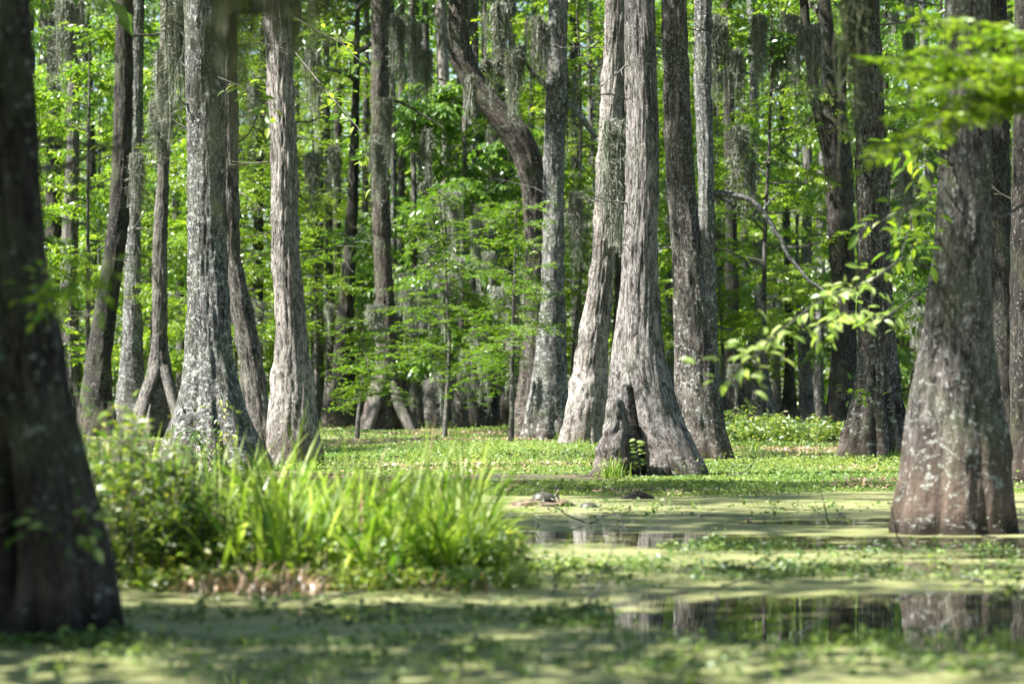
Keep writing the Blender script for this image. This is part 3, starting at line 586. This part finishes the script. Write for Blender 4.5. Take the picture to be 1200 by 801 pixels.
# right: overhanging cypress branch (its sprays reach in front of the massive trunk)
o = simple_tree('cypress beside the water at the right whose bright feathery branch hangs in', 3.35, 12.3, .22, 12, 'bark_brown', 61, 1, 9.5)
base = np.array([3.35, 12.3, 0]); r = random.Random(5)
for (y0, x1, y1, L_, wd) in [(75, 1020, 118, .95, .3), (55, 1060, 70, .8, .28), (95, 1090, 115, .6, .22), (80, 1045, 90, .95, .26), (95, 1080, 130, .6, .2), (90, 1035, 138, .8, .22)]:
    a = P(1290, y0, 12.3) - base; c_ = P(x1, y1, 12.0 + r.uniform(-.5, .4)) - base
    b = MB(); lim = np.array([[0, 0, a[2] + .25], a * [.5, 1, 1] + [0, 0, .12], a]); tube(b, lim, [.035, .02, .012], 6); link('branch', b.mesh('branch', [M['bark_brown']], True), o)
    b = MB(); n_ = np.linalg.norm(c_ - a)
    for s_ in range(2): spray(b, a + np.array([0, r.uniform(-.1, .1), r.uniform(-.05, .05)]), (c_ - a) + np.array([0, r.uniform(-.15, .15), r.uniform(-.02, .12)]), n_ * 1.0, r, nb=30, w=wd * .9, br=.065, rad=.006, droop=.012)
    link('foliage', b.mesh('foliage', [M['leaf_sunlit'], M['bark_brown']]), o)
# left: tree at 5.5 m with a low limb carrying dark moss above the frame
o = simple_tree('tree beyond the left edge whose low limb holds blurred dark moss overhead', -2.9, 6.3, .16, 11, 'bark_dark', 62, 2, 9); o.children[1].scale = (.5, .5, .5)
b = MB(); lim = np.array([[0, 0, 1.9], [.8, -.1, 2.03], [1.7, -.15, 2.0], [2.5, -.2, 2.06], [3.4, -.1, 2.1]]); tq = np.linspace(0, 1, 20)
limb = np.stack([np.interp(tq, np.linspace(0, 1, 5), lim[:, q]) for q in range(3)], -1); tube(b, limb, np.linspace(.05, .012, 20), 8); link('branch', b.mesh('branch', [M['bark_dark']], True), o)
NM = [(40, 60, 22), (122, 135, 24), (188, 48, 16), (245, 95, 9), (278, 340, 13), (302, 180, 16), (355, 185, 26), (388, 95, 10), (432, 55, 20), (205, 40, 16), (330, 60, 16), (90, 70, 16)]
for q, (px, yb, wd) in enumerate(NM):
    D = 6.1; p = P(px, 0, D); L_ = 2.02 - P(px, yb, D)[2]
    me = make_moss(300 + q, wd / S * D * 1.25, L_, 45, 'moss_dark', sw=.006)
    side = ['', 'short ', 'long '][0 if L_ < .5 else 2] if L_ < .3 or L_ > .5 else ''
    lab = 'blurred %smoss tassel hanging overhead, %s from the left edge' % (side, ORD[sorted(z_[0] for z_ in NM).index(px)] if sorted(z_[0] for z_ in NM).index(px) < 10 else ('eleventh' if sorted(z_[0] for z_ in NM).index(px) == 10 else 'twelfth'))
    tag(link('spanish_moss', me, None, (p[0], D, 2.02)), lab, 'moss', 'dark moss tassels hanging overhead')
# thin blurred tassel in front of the shaggy trunk
p = P(1002, 0, 14); tag(link('spanish_moss', make_moss(340, .035, 3.25 - P(1002, 215, 14)[2], 120, 'moss_dark', sw=.007), None, (p[0], 14, 3.25)), 'narrow dark moss rope hanging straight down before the shaggy fluted trunk', 'moss')
# leafy twigs of out-of-focus leaves
def twig_leaves(parent, base, pts_px, Ds, leafL, n, mat='leaf', r0=.008, name='leafy_twig', bmat='bark_brown'):
    w = np.array([P(x, y, d) for (x, y), d in zip(pts_px, Ds)]) - base; k = len(w); tq = np.linspace(0, 1, 4 * k); w = np.stack([np.interp(tq, np.linspace(0, 1, k), w[:, q]) for q in range(3)], -1)
    b = MB(); tube(b, w, np.linspace(r0, r0 * .25, len(w)), 6, 1)
    t = rng.uniform(.25, 1, n); pp = along(w, t); d = rng.normal(0, 1, (n, 3)); d[:, 2] = d[:, 2] * .5 - .25
    sh = unit(d) * rng.uniform(.0, .19, (n, 1)); ln = rng.uniform(.6, 1.1, n) * leafL
    leafgeo(b, pp + sh, d, np.array([0, -.35, 1.]) + rng.normal(0, .4, (n, 3)), ln, ln * .46, 1, .15)
    return link(name, b.mesh(name, [M[mat], M[bmat]]), parent)
t, base, _ = T['big_right']
twig_leaves(t, base, [(1095, 318), (1060, 300), (1020, 330), (960, 350), (900, 400), (850, 450)], [18.9, 18.2, 17.2, 16, 15, 14.2], .095, 120, 'leaf_pale')
twig_leaves(t, base, [(1095, 330), (1040, 370), (990, 365), (960, 385)], [18.9, 17.6, 16.4, 15.2], .095, 60, 'leaf_pale')
twig_leaves(t, base, [(1100, 210), (1085, 190), (1070, 180), (1050, 170)], [18.9, 17.8, 17, 16], .12, 30)
twig_leaves(t, base, [(1095, 225), (1075, 240), (1050, 250), (1010, 268)], [18.9, 18.4, 18.1, 17.8], .11, 26)
twig_leaves(t, base, [(1100, 280), (1080, 285), (1065, 270), (1055, 300)], [18.9, 18, 17.4, 17], .11, 26)
t, base, _ = T['near_left']
twig_leaves(t, base, [(40, 350), (66, 340), (86, 330), (105, 322)], [10.8, 10.4, 10.2, 10.0], .055, 130, 'leaf_sunlit', .004)
twig_leaves(t, base, [(70, 640), (85, 615), (95, 600), (100, 590)], [10.5, 10.35, 10.3, 10.2], .075, 26, 'leaf_dark', .004, 'climbing_vine')
twig_leaves(t, base, [(-10, 620), (5, 605), (18, 600)], [10.3, 10.2, 10.1], .07, 10, 'leaf_dark', .004, 'climbing_vine')
t, base, _ = T['pale']
twig_leaves(t, base, [(345, 20), (370, 35), (400, 50), (425, 75)], [36, 33, 31, 29], .14, 34)
twig_leaves(t, base, [(345, 60), (385, 110), (420, 150), (440, 215)], [36, 33, 31, 30], .14, 40)
t, base, _ = T['lichen']
twig_leaves(t, base, [(255, 90), (280, 100), (300, 115), (318, 140)], [33, 30, 27, 25], .13, 36)
twig_leaves(t, base, [(238, 555), (236, 525), (230, 510), (226, 496)], [32.2, 32.1, 32.15, 32.2], .09, 90, 'leaf_dark', .006, 'climbing_vine')
twig_leaves(t, base, [(250, 560), (255, 530), (262, 505), (258, 460)], [32.2, 32.1, 32.2, 32.3], .09, 60, 'leaf_weed', .006, 'climbing_vine')
t, base, _ = T['right_mid']
twig_leaves(t, base, [(1035, 480), (1015, 470), (1005, 455), (995, 460)], [36, 35.7, 35.5, 35.2], .12, 30)
twig_leaves(t, base, [(1045, 400), (1055, 380), (1068, 372), (1080, 368)], [36.4, 36, 35.7, 35.5], .12, 36)
t, base, _ = T['lean_mate']

# ---------------------------------------------------------------- spanish moss on the limbs
ML = [(550, 90, 57, 0, .9), (600, 62, 57, 3, .8), (612, 55, 57.3, 1, .7), (627, 20, 57, 3, .7), (590, 5, 57, 0, 1.3), (577, 70, 58, 2, 1.1), (640, 30, 57, 1, .8), (730, 145, 46.5, 3, 1.15), (722, 200, 46.6, 1, 1.0), (190, 60, 57, 3, 1.0), (183, 120, 58, 1, 1.0), (205, 0, 56, 3, 1.3),
      (160, 180, 60, 1, .9), (868, 150, 56, 1, 1.1), (878, 190, 56, 0, 1.0), (890, 20, 60, 3, .9), (862, 60, 62, 1, 1), (840, 20, 62, 3, 1), (950, 30, 60, 3, 1.0), (912, 40, 64, 1, 1.2), (485, 30, 66, 3, .9), (498, 60, 66, 1, .9), (470, 20, 70, 3, 1), (300, 90, 70, 1, 1), (365, 60, 72, 3, 1), (1060, 180, 60, 1, .9), (560, 435, 58, 2, .8), (545, 440, 60, 0, .6), (598, 405, 57, 0, .9)]
for q in range(34):
    ML.append((random.uniform(60, 1150), random.uniform(-10, 230), random.uniform(60, 84), random.choice([0, 1, 3, 3]), random.uniform(.8, 1.3)))
ml = sorted(ML); ms_ = {}
for px, py, D, k, sc_ in ml:
    ph, gi = where(px); ms_[gi] = ms_.get(gi, 0) + 1; p = P(px, py, D)
    hi = 'high' if py < 100 else ('mid-height' if py < 300 else 'low')
    tag(link('spanish_moss', MOSS[k], None, tuple(p), random.random() * 6, sc_), 'grey moss hung %s %s, %s' % (hi, ph, ORD[ms_[gi] - 1]), 'moss', 'spanish moss hanging from the limbs')
# grey curtains low between the far trunks
cur = [(random.uniform(440, 700), random.uniform(240, 400), random.uniform(66, 80)) for q in range(34)] + [(865, 380, 70), (1070, 380, 72), (385, 380, 72), (300, 330, 72), (905, 350, 76)]
cs_ = {}
for px, py, D in sorted((a_ + random.uniform(-6, 6), b_ + random.uniform(-60, 50), c_) for a_, b_, c_ in cur):
    ph, gi = where(px); cs_[gi] = cs_.get(gi, 0) + 1; p = P(px, py, D); 
    tag(link('moss_curtain', MOSS_LONG, None, tuple(p), random.random() * 6, random.uniform(.45, 1.0)), 'long moss curtain %s, %s' % (ph, ORD[cs_[gi] - 1]), 'moss', 'long moss curtains before the far trunks')

# ---------------------------------------------------------------- low plants
def weeds_mesh(n, rx, ry, h, leaf, per=7, seed=0, mat='leaf_weed', stems=True, wid=.4, detail=0, dome=True):
    b = MB(); a = rng.uniform(0, 6.28, n); q = np.sqrt(rng.random(n)); x = q * rx * np.cos(a); y = q * ry * np.sin(a)
    hh = h * (rng.uniform(.5, 1.05, n)) * (np.sqrt(np.clip(1 - q ** 2 * .75, .1, 1)) if dome else 1)
    for k in range(n):
        if stems: tube(b, [(x[k], y[k], -.1), (x[k] * 1.06, y[k] * 1.06, hh[k] * .5), (x[k] * 1.12 + random.gauss(0, .03), y[k] * 1.12, hh[k])], [.006, .004, .002], 3, 1)
        t = rng.uniform(.25, 1, per); pp = np.stack([x[k] * (1 + .12 * t), y[k] * (1 + .12 * t), hh[k] * t], -1); d = rng.normal(0, 1, (per, 3)); d[:, 2] = rng.normal(.15, .4, per)
        ln = rng.uniform(*leaf, per); leafgeo(b, pp, d, np.array([0, -.2, 1.]) + rng.normal(0, .4, (per, 3)), ln, ln * wid, detail, .2)
    return b.mesh('shrub', [M[mat], M['bark_brown']])
for (px, D, rx, ry, h, n, lf, lab) in [(150, 13.9, .36, .4, .86, 130, (.05, .09), 'tall weedy bush with yellowing leaves close to the near dark trunk'),
        (108, 14.6, .3, .4, .98, 90, (.05, .08), 'weedy bush pressed behind the near dark trunk, tallest of the bank'),
        (205, 14.0, .34, .35, .62, 120, (.04, .07), 'low dense bush where the marsh grass begins'),
        (908, 49, 1.0, .8, .62, 170, (.08, .14), 'bright green bush on the mat below the arching limb'),
        (870, 53, .6, .8, .7, 110, (.08, .14), 'green bush just right of the speckled trunk foot'),
        (955, 52, .6, .6, .55, 90, (.08, .14), 'small bush left of the shaggy fluted trunk'),
        (1170, 33, .35, .3, .35, 60, (.06, .1), 'leafy clump behind the massive trunk in the water')]:
    p = P(px, 500, D); o = link('shrub', weeds_mesh(n, rx, ry, h, lf, 13), None, (p[0], D, .04)); tag(o, lab, 'shrub', 'bushes on the banks')
# seedling in the cleft
o = empty('seedling', (P(747, 560, 30.75)[0], 30.75, .02), 'pale big-leaved seedling rooted in front of the cleft trunk', 'seedling')
b = MB(); st = np.array([P(x, y, 30.7) for x, y in [(752, 566), (750, 548), (747, 530), (745, 515)]]) - np.array(o.location); tube(b, st, [.008, .006, .004, .003], 5); link('stem', b.mesh('stem', [M['bark_brown']]), o)
b = MB(); tt = np.linspace(.35, 1, 13); pp = along(st, tt); dd = np.array([[(1 if k % 2 else -1) * 1.0, random.uniform(-.6, .2), random.uniform(-.1, .5)] for k in range(13)]); leafgeo(b, pp, dd, np.array([0, -.9, .9]) + rng.normal(0, .2, (13, 3)), rng.uniform(.07, .11, 13), .048, 1, .2, 0, rng.uniform(.5, 1, 13)); link('leaves', b.mesh('leaves', [M['leaf_mat']]), o)

def tufts(name, centers, n_per, h, w, mat, label, spread=.12, arch=.5, kind=None, cat='grass', seg=6):
    """arching grass blades"""
    b = MB(); C = np.repeat(np.asarray(centers, float), n_per, 0); n = len(C); az = rng.uniform(0, 6.28, n); o_ = rng.normal(0, spread, (n, 2))
    out = np.stack([np.cos(az), np.sin(az), np.zeros(n)], -1); L_ = h * rng.uniform(.45, 1.15, n) * np.repeat(rng.uniform(.7, 1.15, len(centers)), n_per); ar = arch * rng.uniform(.2, 1.4, n)
    base_ = C.copy(); base_[:, :2] += o_; sd = np.stack([-np.sin(az), np.cos(az), np.zeros(n)], -1) + rng.normal(0, .2, (n, 3))
    t = np.linspace(0, 1, seg + 1); ww = w * rng.uniform(.6, 1.3, n)
    prof_w = np.array([.7, 1, 1, .9, .7, .45, .05][:seg + 1]) if seg == 6 else np.linspace(1, .05, seg + 1)
    ang = ar[:, None] * 1.7 * t[None]; ds = L_[:, None] / seg
    hx = np.cumsum(np.sin(ang) * ds, 1) - np.sin(ang[:, :1]) * ds; hz = np.cumsum(np.cos(ang) * ds, 1) - np.cos(ang[:, :1]) * ds
    c = base_[:, None] + out[:, None] * hx[..., None] + np.array([0, 0, 1.]) * hz[..., None]
    hw = (ww[:, None] * prof_w[None] / 2)[..., None]
    v = np.stack([c - sd[:, None] * hw, c + sd[:, None] * hw], 2).reshape(n, -1, 3)
    m_ = 2 * (seg + 1); k = np.arange(seg) * 2; f = np.stack([k, k + 1, k + 3, k + 2], -1)[None] + (np.arange(n) * m_)[:, None, None]
    b.add(v.reshape(-1, 3), [f.reshape(-1, 4)], np.repeat(rng.random(n), m_)); o = link(name, b.mesh(name, [M[mat]])); tag(o, label, cat, kind=kind); return o
cs = []
for q in range(205):
    px = random.choice([random.uniform(140, 560), random.gauss(330, 25), random.gauss(455, 45), random.gauss(540, 18)]); px = min(px, random.uniform(530, 568)); D = random.uniform(13.5, 15.6); x = (px - 600) / S * D
    cs.append((x, D, max(0, float(ground_z(np.array(x), np.array(D)))) - .02))
for q in range(70):
    px = random.uniform(100, 230); D = random.uniform(14, 16); cs.append(((px - 600) / S * D, D, 0.0))
tufts('marsh_grass', cs, 9, .66, .019, 'grass', 'long arching bright green marsh grass on the bank', .07, .85, 'stuff')
cs = [((random.gauss(312, 34) - 600) / S * 13.0, 12.95 + random.uniform(0, .5), .0) for q in range(26)] + [((random.uniform(200, 590) - 600) / S * 13.2, 13.2 + random.uniform(0, .8), .0) for q in range(26)]
tufts('dry_grass', cs, 16, .17, .012, 'dry', 'pale dry straw at the foot of the marsh grass', .1, 1.5, 'stuff')
cs = [((random.uniform(190, 590) - 600) / S * 15, random.uniform(13.8, 15.6), .1) for q in range(60)]
tufts('dry_stalks', cs, 2, .6, .008, 'dry', 'scattered tan stalks among the marsh grass', .06, .7, 'stuff')
# tufts on the mat at tree feet
cs = []
for px, D, k in [(708, 30.2, 3), (716, 30.1, 3), (728, 30.1, 2), (655, 56, 5), (662, 55, 4), (535, 62, 4), (700, 40, 3), (850, 45, 4), (1045, 35.6, 6), (1050, 35.8, 5), (680, 46, 4), (880, 44, 5), (1190, 30, 4), (630, 40, 3)]:
    for q in range(k): cs.append(((px + random.uniform(-4, 4) - 600) / S * D, D + random.uniform(-.2, .2), .03))
tufts('sedge_tufts', cs, 9, .26, .012, 'grass', 'sparse sedge tufts at the feet of the trunks', .04, .4, 'stuff')

def scatter(name, x, y, z, per, leaf, hgt, mat, label, cat, detail=0, spread=.05, up=.9):
    n = len(x); b = MB(); C = np.repeat(np.stack([x, y, z], -1), per, 0); m_ = n * per; tone = np.clip(np.repeat(rng.random(n) * .5 + .45 * fnoise(x, y, .5 if detail == 0 else 2, 5) + .1, per) + rng.random(m_) * .45, 0, 1)
    C[:, :2] += rng.normal(0, spread, (m_, 2)); C[:, 2] += rng.random(m_) * np.broadcast_to(hgt, n).repeat(per)
    d = rng.normal(0, 1, (m_, 3)); d[:, 2] = rng.normal(.1, .35, m_); ln = (.5 + rng.random(m_) ** 2 * 1.0) * np.broadcast_to(leaf, n).repeat(per)
    leafgeo(b, C, d, np.array([0, -.25, up]) + rng.normal(0, .35, (m_, 3)), ln, ln * .72, detail, .1, 0, tone)
    o = link(name, b.mesh(name, [M[mat]])); tag(o, label, cat, kind='stuff'); return o
# mat of ground cover beyond the water
n = 95000; D = 25 * (92 / 25) ** rng.random(n); x = rng.uniform(-.2, .2, n) * D; k = (D > shore(x) - .25 + rng.normal(0, .15, n)) & (fnoise(x, D, .35, 4) + rng.normal(0, .10, n) > -.16)
x, D = x[k], D[k]; z = np.maximum(ground_z(x, D), 0)
hn = np.clip(fnoise(x, D, .22, 8) * 1.6 + .35, 0, 1)
scatter('ground_cover', x, D, z, 7, .016 + D * .0005, .02 + .12 * hn ** 2, 'leaf_mat', 'low bright green leafy mat covering the far side of the water', 'ground cover', spread=.09)
n = 22000; D2 = 25 * (90 / 25) ** rng.random(n); x2 = rng.uniform(-.2, .2, n) * D2; k = (D2 > shore(x2) - .1) & (fnoise(x2, D2, .45, 12) > .10)
scatter('dead_leaf_litter', x2[k], D2[k], np.maximum(ground_z(x2[k], D2[k]), 0) + .01, 5, .03 + D2[k] * .0005, .05, 'dry', 'brown dead leaves lying in patches through the green mat', 'leaf litter', spread=.1)
n = 1100; D2 = 26 * (85 / 26) ** rng.random(n); x2 = rng.uniform(-.2, .2, n) * D2; k = (D2 > shore(x2) + .3) & (fnoise(x2, D2, .3, 15) > -.05)
scatter('taller_weeds', x2[k], D2[k], np.maximum(ground_z(x2[k], D2[k]), 0), 14, .035, .2, 'leaf_weed', 'scattered taller weeds sticking up from the green mat', 'weeds', spread=.05)
# edge of bank: low round leaves
n = 1200; px = rng.uniform(150, 612, n); D = 13.2 + .45 * fnoise(px / 40, px * 0, 1.0, 3) + np.abs(rng.normal(0, .9, n)); x = (px - 600) / S * D
scatter('creeping_weed', x, D, rng.uniform(0, .14, n) * (D > 13.5), 6, .04, .10, 'leaf_weed', 'creeping weed along the water edge of the grass bank', 'ground cover', 1, .04)
# floating plants on the near water
X_, Y_ = [], []
def band(y0, y1, x0, x1, n, cl=.55):
    py = rng.uniform(y0, y1, n); px = rng.uniform(x0, x1, n); D = CH * S / (py - HOR); x = (px - 600) / S * D
    k = (fnoise(x, D, 2.2, 6) > (.3 - cl)) & ~((np.abs(x - 1.75) < 1.35) & (np.abs(D - 11.7) < 1.2)); X_.append(x[k]); Y_.append(D[k])
band(632, 645, 780, 920, 90); band(640, 655, 880, 1190, 120); band(660, 682, 800, 1200, 260); band(655, 672, 620, 800, 60)
band(712, 742, 620, 830, 300); band(715, 735, 900, 1010, 60); band(705, 735, 120, 600, 170); band(745, 800, -10, 1200, 300); band(690, 760, 1170, 1210, 60); band(740, 760, -10, 160, 120)
x, y = np.concatenate(X_), np.concatenate(Y_)
scatter('floating_plants', x, y, np.full(len(x), .004), 6, .03, .035, 'leaf_dark', 'scattered dark floating plants on the duckweed', 'water plants', 1, .035)
X_, Y_ = [], []
band(600, 700, 600, 1200, 160, .2); band(660, 690, 590, 760, 260); band(640, 652, 770, 860, 60); band(745, 800, 0, 1200, 330); band(745, 768, 840, 1200, 160); band(590, 604, 610, 1050, 200)
x, y = np.concatenate(X_), np.concatenate(Y_)
scatter('floating_leaves', x, y, np.full(len(x), .006), 4, .032, .05, 'leaf_mat', 'scattered bright floating leaves catching the sun', 'water plants', 1, .03)

b = MB()
for q in range(150):
    D = 9 * (60 / 9) ** random.random(); x = random.uniform(-.17, .17) * D; z = max(0, float(ground_z(np.array(x), np.array(D)))) + .015
    tube(b, curve((x, D, z), (random.gauss(0, 1), random.gauss(0, 1), random.uniform(-.02, .35)), random.uniform(.12, .55), 5, .03, .2), np.linspace(.006, .002, 6) * (.6 + D / 40), 4)
tag(link('fallen_twigs', b.mesh('fallen_twigs', [M['bark_far']])), 'small fallen twigs lying about on the mat and the duckweed', 'twigs', kind='stuff')
# ---------------------------------------------------------------- mud bank, turtles, driftwood
def rock(name, loc, size, mat, label, cat, seed=0, rot=0):
    b = MB(); nu, nv = 36, 18; V = []; 
    for a in range(nv + 1):
        for c in range(nu):
            th, ph = c / nu * 6.2832, a / nv * math.pi; d = Vector((math.cos(th) * math.sin(ph), math.sin(th) * math.sin(ph), math.cos(ph)))
            q = 1 + .35 * mn.fractal(d * 2 + Vector((seed, 0, 0)), 1, 2, 4); V.append((d.x * size[0] * q, d.y * size[1] * q, d.z * size[2] * q))
    i = np.arange(nv)[:, None] * nu; j = np.arange(nu)[None]; j2 = (j + 1) % nu
    b.add(V, [np.stack([i + j, i + nu + j, i + nu + j2, i + j2], -1).reshape(-1, 4)]); o = link(name, b.mesh(name, [mat], True), None, loc, rot); tag(o, label, cat); return o
m, nt, out = newmat('wet_mud'); n_ = N_(nt, 'ShaderNodeTexNoise', i_Scale=14, i_Detail=6); bs = N_(nt, 'ShaderNodeBsdfPrincipled', i_Roughness=.75)
nt.links.new(ramp(nt, n_.outputs[0], [(.35, (.05, .035, .022)), (.65, (.2, .14, .09))]), bs.inputs[0]); nt.links.new(bs.outputs[0], out.inputs[0]); M['mud'] = m
p = P(633, 596, 23.6); rock('mud_mound', (p[0], 23.6, .0), (.28, .25, .055), M['mud'], 'low brown mud mound at the water edge under the upright-necked turtle', 'mud mound', 3)
m, nt, out = newmat('turtle_shell'); v_ = N_(nt, 'ShaderNodeTexVoronoi', i_Scale=26, feature='DISTANCE_TO_EDGE'); tc_ = N_(nt, 'ShaderNodeTexCoord'); nt.links.new(tc_.outputs['Object'], v_.inputs['Vector']); bs = N_(nt, 'ShaderNodeBsdfPrincipled', i_Roughness=.35)
nt.links.new(ramp(nt, v_.outputs[0], [(.0, (.02, .02, .015)), (.08, (.075, .07, .055))]), bs.inputs[0]); nt.links.new(bs.outputs[0], out.inputs[0]); M['shell'] = m
m, nt, out = newmat('turtle_skin'); w_ = N_(nt, 'ShaderNodeTexWave', i_Scale=30); bs = N_(nt, 'ShaderNodeBsdfPrincipled', i_Roughness=.5); nt.links.new(ramp(nt, w_.outputs[0], [(.8, (.035, .035, .025)), (.95, (.2, .2, .06))]), bs.inputs[0]); nt.links.new(bs.outputs[0], out.inputs[0]); M['skin'] = m
def turtle(loc, rz, Ln, neck, label):
    o = empty('turtle', loc, label, 'turtle'); o.rotation_euler.z = rz
    b = MB(); nu, nv = 36, 12; V = []
    for a in range(nv + 1):
        for c in range(nu):
            th, ph = c / nu * 6.2832, a / nv * math.pi * .5; rr = math.sin(ph) ** .8 * (1 + (.08 if a == nv else 0)) * (1 + .03 * math.cos(th * 12) * (a / nv) ** 4)
            V.append((math.cos(th) * rr * Ln * .5, math.sin(th) * rr * Ln * .4, Ln * (.08 + .30 * math.cos(ph) ** 1.0)))
    k = len(V)
    V += [(x_ * .9, y_ * .9, Ln * .035) for x_, y_, z_ in V[-nu:]]
    i = np.arange(nv + 1)[:, None] * nu; j = np.arange(nu)[None]; j2 = (j + 1) % nu
    b.add(V, [np.stack([i + j, i + nu + j, i + nu + j2, i + j2], -1).reshape(-1, 4), np.arange(k, k + nu)[None]]); link('shell', b.mesh('shell', [M['shell']], True), o)
    # body: one skinned surface
    J = [(0, 0, .1), (.42, 0, .12), (.55, 0, .12 + neck * .45), (.64, 0, .14 + neck), (.74, 0, .15 + neck * 1.12), (-.45, 0, .09), (-.62, 0, .05),
         (.28, .3, .09), (.42, .46, .03), (.28, -.3, .09), (.42, -.46, .03), (-.28, .3, .08), (-.42, .44, .03), (-.28, -.3, .08), (-.42, -.44, .03)]
    E = [(0, 1), (1, 2), (2, 3), (3, 4), (0, 5), (5, 6), (0, 7), (7, 8), (0, 9), (9, 10), (0, 11), (11, 12), (0, 13), (13, 14)]
    rad = [.1, .09, .065, .085, .045, .06, .015, .07, .05, .07, .05, .07, .05, .07, .05]
    me = bpy.data.meshes.new('body'); me.from_pydata([tuple(c * Ln for c in q) for q in J], E, []); me.materials.append(M['skin'])
    bo = link('body', me, o); md = bo.modifiers.new('skin', 'SKIN')
    for q, v in enumerate(me.skin_vertices[0].data): v.radius = (rad[q] * Ln, rad[q] * Ln * .8)
    me.skin_vertices[0].data[0].use_root = True; bo.modifiers.new('sub', 'SUBSURF').levels = 2; bo.modifiers['sub'].render_levels = 2
p = P(637, 590, 23.5); turtle((p[0], 23.5, .045), .15, .19, .3, 'dark turtle basking on the mud mound with its neck stretched up')
p = P(690, 596, 23.2); turtle((p[0], 23.2, -.015), -.1, .15, .1, 'smaller brown turtle lying low in the duckweed beside the mud mound')
b = MB(); a = P(656, 588, 23.7); tube(b, [a, a + [-.02, 0, .05], a + [-.035, 0, .14]], [.012, .01, .006], 6, 0, True); tag(link('broken_stick', b.mesh('broken_stick', [M['bark_dark']], True)), 'short dark stick jutting up beside the basking turtle', 'stick')
a = P(748, 583, 25.2); b = MB(); tube(b, np.array([a + [-.14, 0, -.03], a + [0, .02, .02], a + [.13, -.03, -.02]]), [.035, .05, .03], 9, 0, True); tube(b, np.array([a + [-.05, -.1, -.02], a + [.06, -.12, .05]]), [.012, .008], 6); tag(link('driftwood', b.mesh('driftwood', [M['bark_dark']], True)), 'dark driftwood lump at the water edge before the cleft trunk', 'driftwood')

# ---------------------------------------------------------------- trees of the grove outside the frame, the last ones added for shade: they shade the water and show in its reflections
OUT = [(-13, 16), (-13, 25), (5.5, 20), (7.5, 30), (-2.5, -6), (5, 3), (-15, 46), (12, 44)]
OL = ['leftmost of the grove trees, beyond the left edge', 'grove tree beyond the left edge level with the cleft trunk', 'grove tree beyond the right edge level with the massive trunk', 'grove tree beyond the right edge level with the shaggy trunk', 'grove tree behind the viewer', 'grove tree right of the viewer', 'farthest grove tree beyond the left edge', 'farthest grove tree beyond the right edge']
for q, (x, y) in enumerate(OUT):
    simple_tree(OL[q], x, y, .3, 16, 'bark_brown', 400 + q, q % 4, 9, 'grove trees outside the picture')
o = simple_tree('added narrow leafy tree, unseen beyond the left edge, shading the near dark trunk', -4.5, 10.2, .03, 6.2, 'bark_dark', 77, 0, 1, 'grove trees outside the picture')  # added unseen tree, placed and shaped to shade the near trunk
o.children[1].data = make_crown(90, 2.0, 6.0, .8, 34, 36, 8, (.09, .16), mats=[M['leaf_canopy'], M['bark_far']]); o.children[1].location = (0, 0, 0)
SPARSE = make_crown(91, 0, 8, 4.4, 24, 13, 7, (.14, .26), mats=[M['leaf_canopy'], M['bark_far']], wood=.08, twL=.6)
for x, y, l_ in [(-6.2, 16.6, 'added thin-crowned shade tree beyond the left edge, nearest of its kind'), (-9.2, 23.2, 'added thin-crowned shade tree beyond the left edge, level with the cleft trunk'), (-14, 41, 'added thin-crowned shade tree beyond the left edge, farthest of its kind'), (-13, 50, 'added thin-crowned shade tree far beyond the left edge')]:  # added out of view so their sparse crowns dapple trunks and water
    o = simple_tree(l_, x, y, .25, 17, 'bark_brown', 78, 0, 9, 'grove trees outside the picture'); o.children[1].data = SPARSE
